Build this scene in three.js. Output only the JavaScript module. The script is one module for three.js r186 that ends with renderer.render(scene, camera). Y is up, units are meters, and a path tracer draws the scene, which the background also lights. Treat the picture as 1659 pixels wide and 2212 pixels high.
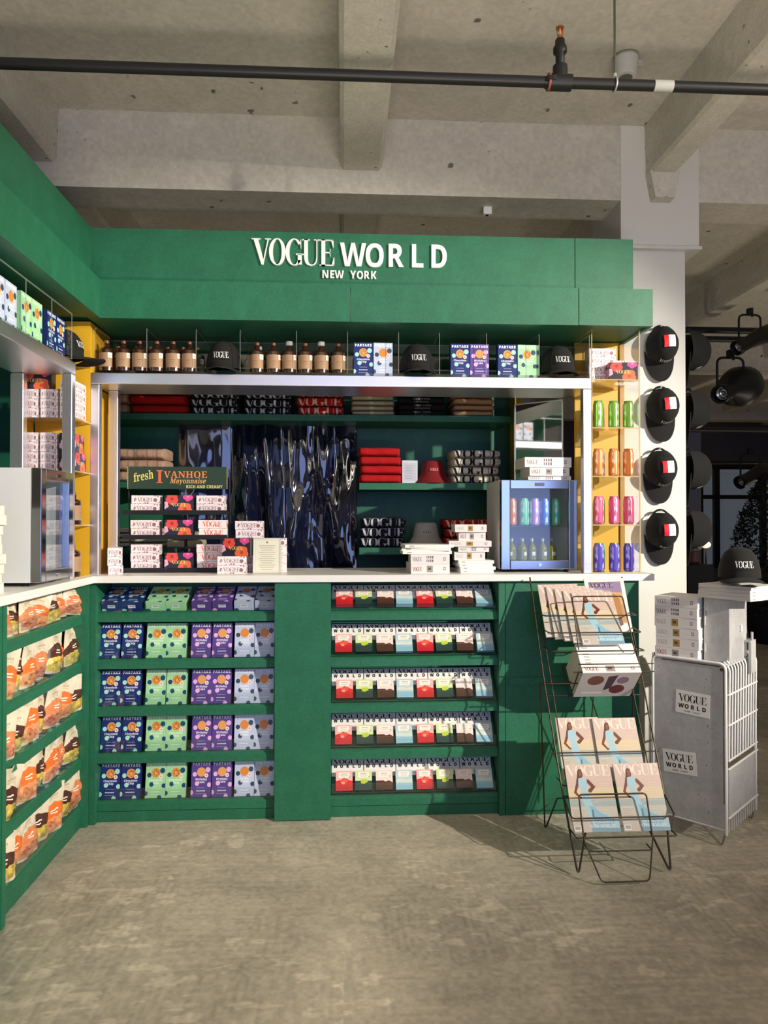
import * as THREE from 'three';
import { mergeGeometries, mergeVertices } from 'three/addons/utils/BufferGeometryUtils.js';
import { RoundedBoxGeometry } from 'three/addons/geometries/RoundedBoxGeometry.js';
import { TextGeometry } from 'three/addons/geometries/TextGeometry.js';
import { FontLoader } from 'three/addons/loaders/FontLoader.js';
import { RectAreaLightUniformsLib } from 'three/addons/lights/RectAreaLightUniformsLib.js';

// ---------------------------------------------------------------- camera, sky, lights, exposure
const scene = new THREE.Scene();
scene.background = new THREE.Color().setRGB(0.075, 0.08, 0.092);        // dusk beyond the far window
const camera = new THREE.PerspectiveCamera(71.02, 1659 / 2212, 0.05, 60);
camera.position.set(0, 1.5, 0);
camera.rotation.order = 'YXZ';
camera.rotation.set(THREE.MathUtils.degToRad(0.7), THREE.MathUtils.degToRad(-3.2), 0);
const renderer = new THREE.WebGLRenderer();
renderer.toneMapping = THREE.LinearToneMapping;
renderer.toneMappingExposure = 1.0;
renderer.shadowMap.enabled = true;
RectAreaLightUniformsLib.init();
const DEG = Math.PI / 180;
const V3 = (a) => new THREE.Vector3(...a);
// key: a stage spotlight on the ceiling pipe, right of the camera
const KEY_POS = [5.2, 3.28, 1.1], KEY_AIM = [0.2, 1.15, -3.5];
const key = new THREE.SpotLight(new THREE.Color().setRGB(1, 0.92, 0.78), 195, 0, 0.36, 0.35, 2);
key.shadow.radius = 2.5;
// a second, weaker spotlight from the right for the side counter
const SIDE_POS = [4.7, 3.2, -1.3], SIDE_AIM = [-1.3, 1.75, -2.75];
const sideKey = new THREE.SpotLight(new THREE.Color().setRGB(1, 0.94, 0.74), 52, 0, 0.27, 0.5, 2);
sideKey.shadow.radius = 2.5;
// added fill lights, unseen trays on the floor that brighten the ceiling: place, [x, y, z], width, depth, brightness
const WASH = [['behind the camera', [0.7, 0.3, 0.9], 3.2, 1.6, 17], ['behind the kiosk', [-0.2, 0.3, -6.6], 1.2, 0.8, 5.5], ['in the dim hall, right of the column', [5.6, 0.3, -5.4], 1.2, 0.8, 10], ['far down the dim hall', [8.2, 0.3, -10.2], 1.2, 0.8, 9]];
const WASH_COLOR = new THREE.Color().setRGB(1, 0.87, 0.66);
// the stage screen across the hall
const SCREEN = { w: 5.2, h: 2.8, x: 1.2, y: 2.0, z: 5.6, color: new THREE.Color().setRGB(0.36, 0.48, 1.0), light: 0.9, glow: 2.2 };

// ---------------------------------------------------------------- helpers
let seed = 7;
function rnd() { seed = (seed + 0x6D2B79F5) | 0; let t = Math.imul(seed ^ (seed >>> 15), 1 | seed); t = (t + Math.imul(t ^ (t >>> 7), 61 | t)) ^ t; return ((t ^ (t >>> 14)) >>> 0) / 4294967296; }
const rr = (a, b) => a + (b - a) * rnd();
const taken = {};
function numbered(name) { const n = taken[name] = (taken[name] ?? -1) + 1; return n ? `${name}_${String(n).padStart(3, '0')}` : name; }
function tag(o, label, category, group) { Object.assign(o.userData, { label, category }); if (group) o.userData.group = group; return o; }
function thing(name, label, category, pos = [0, 0, 0], turn = 0, group) {
  const o = new THREE.Group(); o.name = numbered(name); o.position.set(...pos); o.rotation.y = turn; scene.add(o);
  return tag(o, label, category, group);
}
function solo(name, geo, mat, label, category, pos = [0, 0, 0], rot = [0, 0, 0], group) {
  const m = new THREE.Mesh(geo, mat); m.name = numbered(name); m.position.set(...pos); m.rotation.set(...rot); scene.add(m);
  return tag(m, label, category, group);
}
function part(parent, name, geo, mat, pos = [0, 0, 0], rot = [0, 0, 0], label) {
  const m = new THREE.Mesh(geo, mat); m.name = name; m.position.set(...pos); m.rotation.set(...rot); parent.add(m);
  if (label) m.userData.label = label;
  return m;
}
function struct(name, geo, mat, pos = [0, 0, 0], rot = [0, 0, 0]) {
  const m = new THREE.Mesh(geo, mat); m.name = name; m.position.set(...pos); m.rotation.set(...rot); m.userData.kind = 'structure'; scene.add(m); return m;
}
function copy(src, label, pos, rot, group) {
  const c = src.clone(); c.name = numbered(src.name.replace(/_\d{3}$/, '')); scene.add(c);
  c.userData = { ...src.userData, label }; if (group) c.userData.group = group;
  if (pos) c.position.set(...pos); if (rot) c.rotation.set(...rot);
  return c;
}
// a first call makes the thing, later calls clone it
function stamp(make) { let first; return (label, pos, rot = [0, 0, 0], group) => {
  if (first) return copy(first, label, pos, rot, group);
  first = make(); first.userData.label = label; if (group) first.userData.group = group; first.position.set(...pos); first.rotation.set(...rot); return first; }; }
const bare = (name, category) => thing(name, '', category);
const bareMesh = (name, geo, mat, category) => solo(name, geo, mat, '', category);

const box = (w, h, d, x = 0, y = 0, z = 0) => new THREE.BoxGeometry(w, h, d).translate(x, y, z);
// box from its limits, uv in metres
function slab(x0, x1, y0, y1, z0, z1, s = 1) {
  const w = x1 - x0, h = y1 - y0, d = z1 - z0, g = box(w, h, d, (x0 + x1) / 2, (y0 + y1) / 2, (z0 + z1) / 2);
  const p = g.attributes.position, n = g.attributes.normal, uv = g.attributes.uv;
  for (let i = 0; i < p.count; i++) {
    const ax = Math.abs(n.getX(i)), ay = Math.abs(n.getY(i));
    if (ax > 0.5) uv.setXY(i, p.getZ(i) / s, p.getY(i) / s); else if (ay > 0.5) uv.setXY(i, p.getX(i) / s, p.getZ(i) / s); else uv.setXY(i, p.getX(i) / s, p.getY(i) / s);
  }
  return g;
}
const rbox = (w, h, d, r, x = 0, y = 0, z = 0, seg = 2) => new RoundedBoxGeometry(w, h, d, seg, r).translate(x, y, z);
const cyl = (r, h, x = 0, y = 0, z = 0, n = 16, r2 = r) => new THREE.CylinderGeometry(r2, r, h, n).translate(x, y, z);
const plain = (g) => { const q = g.index ? g.toNonIndexed() : g; for (const k of Object.keys(q.attributes)) if (!['position', 'normal', 'uv'].includes(k)) q.deleteAttribute(k); return q; };
const merge = (list) => mergeGeometries(list.map(plain));
const lathe = (pts, n = 24) => new THREE.LatheGeometry(pts.map(([r, y]) => new THREE.Vector2(r, y)), n);
// a bent wire: straight runs with rounded corners
function wire(pts, r, corner = 0.02, closed = false, n = 6) {
  const P = pts.map(V3), path = new THREE.CurvePath(), m = P.length;
  const cut = (a, b, k) => a.clone().lerp(b, Math.min(0.45, k / Math.max(1e-6, a.distanceTo(b))));
  let from = closed ? cut(P[0], P[1], corner) : P[0];
  const start = from.clone();
  for (let i = 1; i < (closed ? m + 1 : m - 1); i++) {
    const c = P[i % m], a = P[(i - 1) % m], b = P[(i + 1) % m], p = cut(c, a, corner), q = cut(c, b, corner);
    path.add(new THREE.LineCurve3(from, p)); path.add(new THREE.QuadraticBezierCurve3(p, c, q)); from = q;
  }
  if (!closed) path.add(new THREE.LineCurve3(from, P[m - 1])); else if (from.distanceTo(start) > 1e-5) path.add(new THREE.LineCurve3(from, start));
  const pt = []; path.curves.forEach((c, i) => { const k = c.isLineCurve3 ? 1 : 4; for (let j = i ? 1 : 0; j <= k; j++) pt.push(c.getPoint(j / k)); });
  const clean = pt.filter((p, i) => !i || p.distanceTo(pt[i - 1]) > 1e-5);
  const poly = new THREE.CurvePath(); for (let i = 1; i < clean.length; i++) poly.add(new THREE.LineCurve3(clean[i - 1], clean[i]));
  return sweep(clean, r, n);
}
// tube along given points (one ring per point)
function sweep(pt, r, n = 6) {
  const pos = [], nor = [], uv = [], idx = []; let up = new THREE.Vector3(0.31, 0.87, 0.38).normalize();
  for (let i = 0; i < pt.length; i++) {
    const t = pt[Math.min(i + 1, pt.length - 1)].clone().sub(pt[Math.max(i - 1, 0)]).normalize();
    const a = up.clone().sub(t.clone().multiplyScalar(up.dot(t))).normalize(), b = t.clone().cross(a); up = a;
    for (let j = 0; j <= n; j++) { const q = j / n * Math.PI * 2, d = a.clone().multiplyScalar(Math.cos(q)).addScaledVector(b, Math.sin(q)); nor.push(d.x, d.y, d.z); pos.push(pt[i].x + d.x * r, pt[i].y + d.y * r, pt[i].z + d.z * r); uv.push(j / n, i); }
  }
  for (let i = 0; i < pt.length - 1; i++) for (let j = 0; j < n; j++) { const a = i * (n + 1) + j, b = a + n + 1; idx.push(a, a + 1, b, b, a + 1, b + 1); }
  const end = (i, flip) => { const c = pos.length / 3, p = pt[i]; pos.push(p.x, p.y, p.z); const t = pt[i ? i : 1].clone().sub(pt[i ? i - 1 : 0]).normalize().multiplyScalar(flip ? -1 : 1); nor.push(t.x, t.y, t.z); uv.push(0, 0);
    for (let j = 0; j < n; j++) { const a = i * (n + 1) + j; flip ? idx.push(c, a + 1, a) : idx.push(c, a, a + 1); } };
  end(0, true); end(pt.length - 1, false);
  const g = new THREE.BufferGeometry(); g.setAttribute('position', new THREE.Float32BufferAttribute(pos, 3)); g.setAttribute('normal', new THREE.Float32BufferAttribute(nor, 3)); g.setAttribute('uv', new THREE.Float32BufferAttribute(uv, 2)); g.setIndex(idx); return g;
}
const rod = (a, b, r, n = 8) => sweep([V3(a), V3(b)], r, n);
// grid surface from f(u, v) -> [x, y, z]
function grid(f, nu, nv) {
  const pos = [], uv = [], idx = [];
  for (let j = 0; j <= nv; j++) for (let i = 0; i <= nu; i++) { pos.push(...f(i / nu, j / nv)); uv.push(i / nu, j / nv); }
  for (let j = 0; j < nv; j++) for (let i = 0; i < nu; i++) { const a = j * (nu + 1) + i, b = a + nu + 1; idx.push(a, a + 1, b, b, a + 1, b + 1); }
  const g = new THREE.BufferGeometry(); g.setAttribute('position', new THREE.Float32BufferAttribute(pos, 3)); g.setAttribute('uv', new THREE.Float32BufferAttribute(uv, 2)); g.setIndex(idx); g.computeVertexNormals(); return g;
}
// outline extruded along z
function prism(pts, depth, bevel = 0) {
  const s = new THREE.Shape(pts.map(([x, y]) => new THREE.Vector2(x, y)));
  return new THREE.ExtrudeGeometry(s, { depth, bevelEnabled: bevel > 0, bevelSize: bevel, bevelThickness: bevel, bevelSegments: 1, curveSegments: 6 });
}
// profile in (z, y) extruded along x from x0 to x1
const rail = (pts, x0, x1) => prism(pts.map(([z, y]) => [-z, y]), x1 - x0).rotateY(Math.PI / 2).translate(x0, 0, 0);

const lin = (r, g, b) => new THREE.Color().setRGB(r, g, b);
const M = (color, roughness = 0.6, o = {}) => new THREE.MeshStandardMaterial({ color, roughness, ...o });
const MP = (color, roughness, o) => new THREE.MeshPhysicalMaterial({ color, roughness, ...o });

// ---------------------------------------------------------------- noise and computed textures
function noise2(sd) {
  const h = (x, y) => { let n = (x * 374761393 + y * 668265263 + sd * 974711) | 0; n = Math.imul(n ^ (n >>> 13), 1274126177); return ((n ^ (n >>> 16)) >>> 0) / 4294967296; };
  return (x, y, per) => { const xi = Math.floor(x), yi = Math.floor(y), fx = x - xi, fy = y - yi, w = (a) => ((a % per) + per) % per, sx = fx * fx * (3 - 2 * fx), sy = fy * fy * (3 - 2 * fy);
    const a = h(w(xi), w(yi)), b = h(w(xi + 1), w(yi)), c = h(w(xi), w(yi + 1)), d = h(w(xi + 1), w(yi + 1)); return a + (b - a) * sx + (c - a) * sy + (a - b - c + d) * sx * sy; };
}
function fbm(n, x, y, per, oct) { let s = 0, a = 0.5, t = 0; for (let i = 0; i < oct; i++) { s += a * n(x, y, per); t += a; a *= 0.55; x *= 2; y *= 2; per *= 2; } return s / t; }
function dataTex(size, f, srgb = true) {
  const d = new Uint8Array(size * size * 4);
  for (let j = 0; j < size; j++) for (let i = 0; i < size; i++) { const c = f(i / size, j / size), k = (j * size + i) * 4; d[k] = Math.max(0, Math.min(255, c[0])); d[k + 1] = Math.max(0, Math.min(255, c[1])); d[k + 2] = Math.max(0, Math.min(255, c[2])); d[k + 3] = 255; }
  const t = new THREE.DataTexture(d, size, size); t.wrapS = t.wrapT = THREE.RepeatWrapping; t.magFilter = THREE.LinearFilter; if (srgb) t.colorSpace = THREE.SRGBColorSpace; t.needsUpdate = true; return t;
}
function paint(w, h, draw) {
  const c = document.createElement('canvas'); c.width = w; c.height = h; const x = c.getContext('2d'); draw(x, w, h);
  const t = new THREE.CanvasTexture(c); t.colorSpace = THREE.SRGBColorSpace; return t;
}
const disc = (x, cx, cy, r, c) => { x.fillStyle = c; x.beginPath(); x.arc(cx, cy, r, 0, 7); x.fill(); };
const blob = (x, pts, c) => { x.fillStyle = c; x.beginPath(); pts.forEach(([a, b], i) => (i ? x.lineTo(a, b) : x.moveTo(a, b))); x.closePath(); x.fill(); };
const rect = (x, c, a, b, w, h) => { x.fillStyle = c; x.fillRect(a, b, w, h); };
const text = (x, s, cx, y, font, c, maxw, align = 'center') => { x.font = font; x.fillStyle = c; x.textAlign = align; x.fillText(s, cx, y, maxw); };

// the high-contrast masthead letters, cap height 1, as closed outlines (outer, then holes)
const ell = (cx, cy, rx, ry, a0 = 0, a1 = 360, n = 28) => Array.from({ length: n + 1 }, (_, i) => { const a = (a0 + (a1 - a0) * i / n) * DEG; return [cx + rx * Math.cos(a), cy + ry * Math.sin(a)]; });
const R4 = (x0, y0, x1, y1) => [[x0, y0], [x1, y0], [x1, y1], [x0, y1]];
const HL = 0.035;
const LETTERS = [
  { adv: 0.84, solids: [[[0.06, 1 - HL], [0.30, 1 - HL], [0.56, 0.19], [0.77, 1 - HL], [0.82, 1 - HL], [0.55, -0.01], [0.46, -0.01]], R4(-0.04, 1 - HL, 0.42, 1), R4(0.64, 1 - HL, 0.94, 1)] },
  { adv: 0.84, solids: [ell(0.42, 0.5, 0.42, 0.52)], holes: [ell(0.42, 0.5, 0.225, 0.485)] },
  { adv: 0.86, solids: [[...ell(0.44, 0.5, 0.44, 0.52, 38, 322), ...ell(0.44, 0.5, 0.245, 0.485, 322, 38)], R4(0.62, 0.02, 0.82, 0.42), R4(0.52, 0.40, 0.92, 0.44), [[0.75, 0.98], [0.79, 0.98], [0.79, 0.64], [0.765, 0.64]]] },
  { adv: 0.86, solids: [[[0.08, 1], [0.08, 0.3], [0.13, 0.12], [0.24, 0.02], [0.42, -0.02], [0.6, 0.02], [0.71, 0.12], [0.75, 0.3], [0.75, 1], [0.705, 1], [0.705, 0.3], [0.66, 0.13], [0.57, 0.05], [0.46, 0.025], [0.36, 0.06], [0.3, 0.14], [0.275, 0.3], [0.275, 1]], R4(-0.02, 1 - HL, 0.38, 1), R4(0.58, 1 - HL, 0.86, 1)] },
  { adv: 0.8, solids: [R4(0.1, 0, 0.295, 1), R4(0, 1 - HL, 0.72, 1), R4(0, 0, 0.76, HL), R4(0.29, 0.49, 0.56, 0.49 + HL), R4(0.53, 0.36, 0.56, 0.65), [[0.72, 1], [0.72, 0.7], [0.69, 0.7], [0.6, 1 - HL]], [[0.76, 0], [0.76, 0.32], [0.73, 0.32], [0.63, HL]]] },
];
const MAST_W = LETTERS.reduce((s, l) => s + l.adv, 0);
function masthead(x, x0, y0, w, h, color, which = 5) {                 // on a canvas: y0 is the baseline
  let at = 0; const k = w / MAST_W; x.fillStyle = color;
  for (const l of LETTERS.slice(0, which)) { for (const s of l.solids) { x.beginPath(); [s, ...(l.holes ?? [])].forEach((c) => { c.forEach(([a, b], i) => (i ? x.lineTo(x0 + (at + a) * k, y0 - b * h) : x.moveTo(x0 + (at + a) * k, y0 - b * h))); x.closePath(); }); x.fill('evenodd'); } at += l.adv; }
}
function spaced(x, s, cx, y, w, font, c) { x.font = font; x.fillStyle = c; x.textAlign = 'center'; const n = s.length; x.strokeStyle = c; x.lineWidth = /bold [3-9]\d/.test(font) ? 2.6 : 0.6; [...s].forEach((ch, i) => { const at = cx - w / 2 + w * (i + 0.5) / n; x.fillText(ch, at, y); x.strokeText(ch, at, y); }); }
const font = await new FontLoader().loadAsync('fonts/droid/droid_sans_bold.typeface.json');

// ---------------------------------------------------------------- materials
const nA = noise2(3), nB = noise2(11), nC = noise2(29);
const T = {};
T.floor = dataTex(1024, (u, v) => {
  const a = fbm(nA, u * 4, v * 4, 4, 6), b = fbm(nB, u * 12, v * 12, 12, 4), patch = fbm(nC, u * 5, v * 5, 5, 3), f = fbm(nA, u * 150, v * 150, 150, 2);
  const brush = nB(u * 14, v * 210, 14) - 0.5, cross = nC(u * 190, v * 22, 22) - 0.5, sc = fbm(nC, u * 26, v * 60, 60, 3);
  const m = 172 + (a - 0.5) * 58 + (b - 0.5) * 34 + (f - 0.5) * 34 + brush * 16 * (patch < 0.5 ? 1 : 0.3) + (patch > 0.5 ? cross * 17 : 0) + (patch > 0.47 && sc > 0.6 ? Math.min(22, (sc - 0.6) * 260) : 0);
  return [m * 1.0, m * 0.955, m * 0.865];
});
T.floorBump = dataTex(512, (u, v) => { const m = 128 + (fbm(nB, u * 16, v * 16, 16, 5) - 0.5) * 150; return [m, m, m]; }, false);
T.plaster = dataTex(1024, (u, v) => {
  const a = fbm(nC, u * 3, v * 3, 3, 5), b = fbm(nA, u * 24, v * 24, 24, 3), s = fbm(nB, u * 26, v * 26, 26, 3), w = fbm(nC, u * 5 + .3, v * 5, 5, 2), f = fbm(nC, u * 110, v * 110, 110, 2);
  let m = 200 + (a - 0.5) * 22 + (b - 0.5) * 14 + (f - .5) * 22; if (s > 0.79 && w > 0.5) m -= Math.min(90, (s - 0.79) * 1500);
  return [m, m * 0.975, m * 0.925];
});
T.plasterBump = dataTex(512, (u, v) => { const m = 128 + (fbm(nA, u * 10, v * 10, 10, 5) - 0.5) * 170; return [m, m, m]; }, false);
T.green = dataTex(256, (u, v) => { const m = (fbm(nA, u * 8, v * 8, 8, 3) - 0.5) * 14 + (fbm(nB, u * 90, v * 90, 90, 2) - 0.5) * 16; return [30 + m * .6, 101 + m, 73 + m * .8]; });
T.brush = dataTex(256, (u, v) => { const m = 128 + (fbm(nB, u * 3, v * 120, 120, 2) - 0.5) * 190; return [m, m, m]; }, false);
T.steel = dataTex(512, (u, v) => { const a = fbm(nA, u * 6, v * 6, 6, 4), s = fbm(nC, u * 30, v * 30, 30, 2), m = 184 + (a - .5) * 26 + (s - .5) * 16 - (s > .86 ? 60 : 0); return [m, m, m * 1.01]; });
T.cloth = dataTex(128, (u, v) => { const m = 128 + 60 * Math.sin(u * Math.PI * 64) * Math.sin(v * Math.PI * 64) + (rnd() - .5) * 60; return [m, m, m]; }, false);
const concrete = M(0xffffff, 0.62, { map: T.floor, bumpMap: T.floorBump, bumpScale: 0.004 });
const plaster = M(0xffffff, 0.85, { map: T.plaster, bumpMap: T.plasterBump, bumpScale: 0.006 });
const columnPaint = M(lin(0.66, 0.65, 0.62), 0.6, { bumpMap: T.plasterBump, bumpScale: 0.002 });
const green = M(0xffffff, 0.5, { map: T.green });
const frost = MP(lin(0.8, 0.82, 0.82), 0.25, { transmission: 0.86, thickness: 0 });
const yellow = M(lin(0.75, 0.42, 0.02), 0.45);
const white = M(lin(0.8, 0.79, 0.76), 0.35);
const letterWhite = M(lin(0.86, 0.86, 0.82), 0.4);
const alu = M(lin(0.88, 0.88, 0.9), 0.33, { metalness: 1, roughnessMap: null, bumpMap: T.brush, bumpScale: 0.0002 });
const chrome = M(lin(0.85, 0.85, 0.87), 0.1, { metalness: 1 });
const acrylic = MP(lin(0.96, 0.97, 0.97), 0.02, { transmission: 1, thickness: 0, ior: 1.49 });
const acrylicEdge = MP(lin(0.85, 0.72, 0.45), 0.1, { transmission: 0.6, thickness: 0, ior: 1.49 });
const glass = MP(lin(0.9, 0.93, 0.95), 0.01, { transmission: 1, thickness: 0, ior: 1.52 });
const mirror = M(lin(0.5, 0.51, 0.52), 0.03, { metalness: 1 });
const black = M(lin(0.008, 0.008, 0.009), 0.7);
const blackMetal = M(lin(0.014, 0.014, 0.015), 0.45, { metalness: 0.3 });
const capCloth = M(lin(0.008, 0.008, 0.008), 0.95, { bumpMap: T.cloth, bumpScale: 0.0004 });
const wireDark = M(lin(0.075, 0.055, 0.04), 0.34, { metalness: 0.85 });
const steelPaint = M(0xffffff, 0.42, { map: T.steel, metalness: 0.25 });
const whiteWire = M(lin(0.68, 0.67, 0.65), 0.4);
const rust = M(lin(0.12, 0.035, 0.02), 0.8);
const paper = M(lin(0.78, 0.76, 0.72), 0.55);
const fridgeWhite = M(lin(0.7, 0.71, 0.72), 0.35);

const F = 'sans-serif', S = 'serif';
// cookie boxes: four prints
const dots = [[0.17, 0.36], [0.83, 0.24], [0.3, 0.62], [0.92, 0.66], [0.02, 0.87], [0.72, 0.985]];
function cookieFace(bg, dot, dot2, big, l1, l2, ink, choc) {
  return paint(192, 320, (x, w, h) => {
    rect(x, bg, 0, 0, w, h);
    dots.forEach(([a, b], i) => disc(x, a * w, b * h, i === 1 ? 24 : 21, i % 3 ? dot : dot2));
    disc(x, 0.76 * w, 0.4 * h, 19, '#f4e3da'); disc(x, 0.76 * w, 0.4 * h, 8, '#d98c74');
    disc(x, 0.5 * w, 0.3 * h, 42, big); if (choc) for (let i = 0; i < 14; i++) disc(x, 0.5 * w + 28 * Math.cos(i * 2.4) * (0.3 + i % 3 * .35), 0.3 * h + 28 * Math.sin(i * 2.4) * (0.3 + i % 3 * .35), 4.5, i % 3 ? '#7a3d12' : '#f2b866');
    spaced(x, 'PARTAKE', w / 2, 36, w * 0.92, `bold 32px ${F}`, ink);
    text(x, l1, w / 2, 0.53 * h, `bold 27px ${F}`, ink, w * 0.8); text(x, l2, w / 2 + 4, 0.61 * h, `bold 27px ${F}`, ink, w * 0.5);
    rect(x, ink, w * .3, h * .74, w * .4, 2); for (let i = 0; i < 8; i++) rect(x, ink, w * .28 + i * 11, h * .81, 7, 10); rect(x, ink, w * .25, h * .9, w * .5, 2);
  });
}
const COOKIE = {
  blue: { word: 'dark blue', bg: '#15296f', dot: '#a9e6d2', tex: cookieFace('#15296f', '#a9e6d2', '#a9e6d2', '#e69a4c', 'Chocolate', 'Chip', '#f2f4ff', true) },
  green: { word: 'pale green', bg: '#a3dca6', dot: '#1c4668', tex: cookieFace('#a3dca6', '#1c4668', '#24386f', '#e0913f', 'Chocolate', 'Chip', '#e9f8e4', true) },
  purple: { word: 'purple', bg: '#58418f', dot: '#eab4e4', tex: cookieFace('#58418f', '#eab4e4', '#eab4e4', '#e8a35c', 'Birthday', 'Cake', '#f6f0ff', false) },
  white: { word: 'pale lavender', bg: '#c3cdea', dot: '#3a4f5e', tex: cookieFace('#c3cdea', '#3a4f5e', '#33424d', '#e28a35', 'Cookie', 'Butter', '#fbfcff', false) },
};
for (const c of Object.values(COOKIE)) {
  const side = M(c.bg, 0.5), bottom = M(0xffffff, 0.5, { map: paint(96, 48, (x, w, h) => { rect(x, c.bg, 0, 0, w, h); rect(x, '#e8e8ea', w * .3, h * .34, w * .38, h * .34); rect(x, '#8a8a92', w * .36, h * .44, w * .26, 4); disc(x, 10, h, 12, c.dot); }) });
  c.mats = [side, side, side, bottom, M(0xffffff, 0.38, { map: c.tex }), side];
}
// flavour packs
function packFace(top, low, accent, kind) {
  return paint(128, 144, (x, w, h) => {
    rect(x, top, 0, 0, w, h); rect(x, low, 0, h * .52, w, h);
    if (kind === 'berry') { blob(x, [[0, 74], [30, 66], [60, 78], [90, 66], [128, 76], [128, 100], [0, 100]], low); blob(x, [[34, 66], [60, 52], [96, 60], [88, 84], [60, 96], [38, 84]], accent); rect(x, '#8b1f26', 60, 46, 6, 12); blob(x, [[40, 82], [66, 78], [70, 98], [48, 98]], '#f0a08a'); }
    if (kind === 'mint') blob(x, [[44, 66], [90, 62], [96, 84], [66, 98], [44, 92]], accent);
    if (kind === 'choc') { blob(x, [[0, 62], [20, 74], [44, 66], [70, 84], [100, 76], [128, 92], [128, 70], [0, 40]], top); rect(x, accent, 0, 106, w, 3); rect(x, accent, 0, 124, w, 3); }
    if (kind === 'sea') { blob(x, [[0, 70], [40, 62], [80, 74], [128, 64], [128, 96], [0, 92]], accent); rect(x, '#7fb2c8', 0, 116, w, 3); }
    rect(x, '#f6efe6', 22, 10, 84, 40); rect(x, '#b9a698', 40, 20, 48, 5); rect(x, '#cdbfb4', 32, 32, 64, 3); rect(x, '#cdbfb4', 40, 40, 48, 3); disc(x, 106, 44, 6, '#c8a58c');
    rect(x, low, 0, h - 20, w, 1); x.globalAlpha = .25; rect(x, '#000', 0, h - 16, w, 2); x.globalAlpha = 1;
  });
}
const PACK = [['red strawberry', '#f3b6b4', '#d9202e', '#e0593f', 'berry'], ['pale and dark green mint', '#d3e2a4', '#22433f', '#b7cc3c', 'mint'], ['brown chocolate', '#f3d8d2', '#4a2c20', '#6a4636', 'choc'], ['pale blue', '#b9cfd6', '#9fd0e4', '#cfd9cf', 'sea']]
  .map(([word, top, low, ac, kind]) => ({ word, mats: (() => { const s = M(low, 0.45); return [s, s, M(top, .5), s, M(0xffffff, 0.35, { map: packFace(top, low, ac, kind) }), s]; })() }));
const cardTex = paint(256, 128, (x, w, h) => { rect(x, '#f3f1ec', 0, 0, w, h); masthead(x, 14, 36, w - 30, 30, '#0b0b0b'); spaced(x, 'WORLD', w / 2, 66, w - 12, `bold 33px ${F}`, '#0b0b0b'); rect(x, '#b5b2aa', 60, 92, 136, 4); });
// floral boxes
const floralLight = paint(256, 80, (x, w, h) => { rect(x, '#efe3e6', 0, 0, w, h); for (let i = 0; i < 26; i++) { const a = rr(0, w), b = rr(0, h); disc(x, a, b, rr(3, 9), ['#c9a3ad', '#a48d97', '#e3c4c6', '#b5707c', '#8d7a84'][i % 5]); } masthead(x, 52, 62, 150, 42, '#9c7f88'); disc(x, 214, 44, 17, '#7b6770'); disc(x, 214, 44, 8, '#c9586a'); });
const floralPink = paint(256, 80, (x, w, h) => { rect(x, '#f3e6e4', 0, 0, w, h); for (let i = 0; i < 22; i++) disc(x, rr(0, w), rr(0, h), rr(3, 8), ['#e9b3ab', '#d88c86', '#f0cdc6'][i % 3]); masthead(x, 40, 64, 176, 48, '#e2584a'); });
const petal = (x, cx, cy, r, c, c2) => { for (let i = 0; i < 5; i++) disc(x, cx + r * .55 * Math.cos(i * 1.257 + .4), cy + r * .55 * Math.sin(i * 1.257 + .4), r * .55, c); disc(x, cx, cy, r * .28, c2); };
const floralDark = paint(256, 160, (x, w, h) => { rect(x, '#221c2b', 0, 0, w, h); petal(x, 66, 34, 52, '#d9493c', '#9c2a28'); petal(x, 206, 12, 42, '#d8478c', '#e77bb0'); petal(x, 180, 128, 58, '#e0663a', '#b9462a'); petal(x, 0, 92, 34, '#e3a3bd', '#c77a98'); masthead(x, 62, 104, 132, 32, '#e6c86a'); for (let i = 0; i < 8; i++) rect(x, '#b08f4a', 60 + i * 14, 66 + (i % 3) * 3, 2, 14); });
const floralDarkMat = M(lin(0.022, 0.017, 0.03), 0.5), floralPale = M(lin(0.72, 0.6, 0.62), 0.5), brownPaper = M(lin(0.28, 0.12, 0.09), .6);
const tint = (t) => M(0xffffff, 0.4, { map: t });
const floralMats = { light: [tint(floralLight), tint(floralLight), floralPale, floralPale, tint(floralLight), floralPale], pink: [tint(floralPink), tint(floralPink), floralPale, floralPale, tint(floralPink), floralPale], dark: [floralDarkMat, M(0xffffff, .45, { map: paint(64, 96, (x, w, h) => { rect(x, '#221c2b', 0, 0, w, h); petal(x, 30, 60, 30, '#e3a3bd', '#c77a98'); petal(x, 40, 6, 22, '#d9493c', '#9c2a28'); }) }), floralDarkMat, floralDarkMat, tint(floralDark), floralDarkMat] };
// bottle label
const bottleLabel = M(0xffffff, 0.6, { map: paint(256, 128, (x, w, h) => { rect(x, '#9f7d5e', 0, 0, w, h); for (let i = 0; i < 160; i++) { x.globalAlpha = .08; rect(x, i % 2 ? '#d8b894' : '#8a6848', rr(0, w), 0, 2, h); } x.globalAlpha = 1; rect(x, '#7d5d44', 90, 58, 76, 5); rect(x, '#7d5d44', 84, 76, 88, 2); rect(x, '#7d5d44', 96, 90, 64, 2); }) });
const bottleSeal = M(0xffffff, 0.5, { map: paint(64, 64, (x) => { rect(x, '#efe9dd', 0, 0, 64, 64); disc(x, 32, 32, 17, '#d9cfc0'); disc(x, 32, 32, 6, '#8b8578'); }) });
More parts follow.
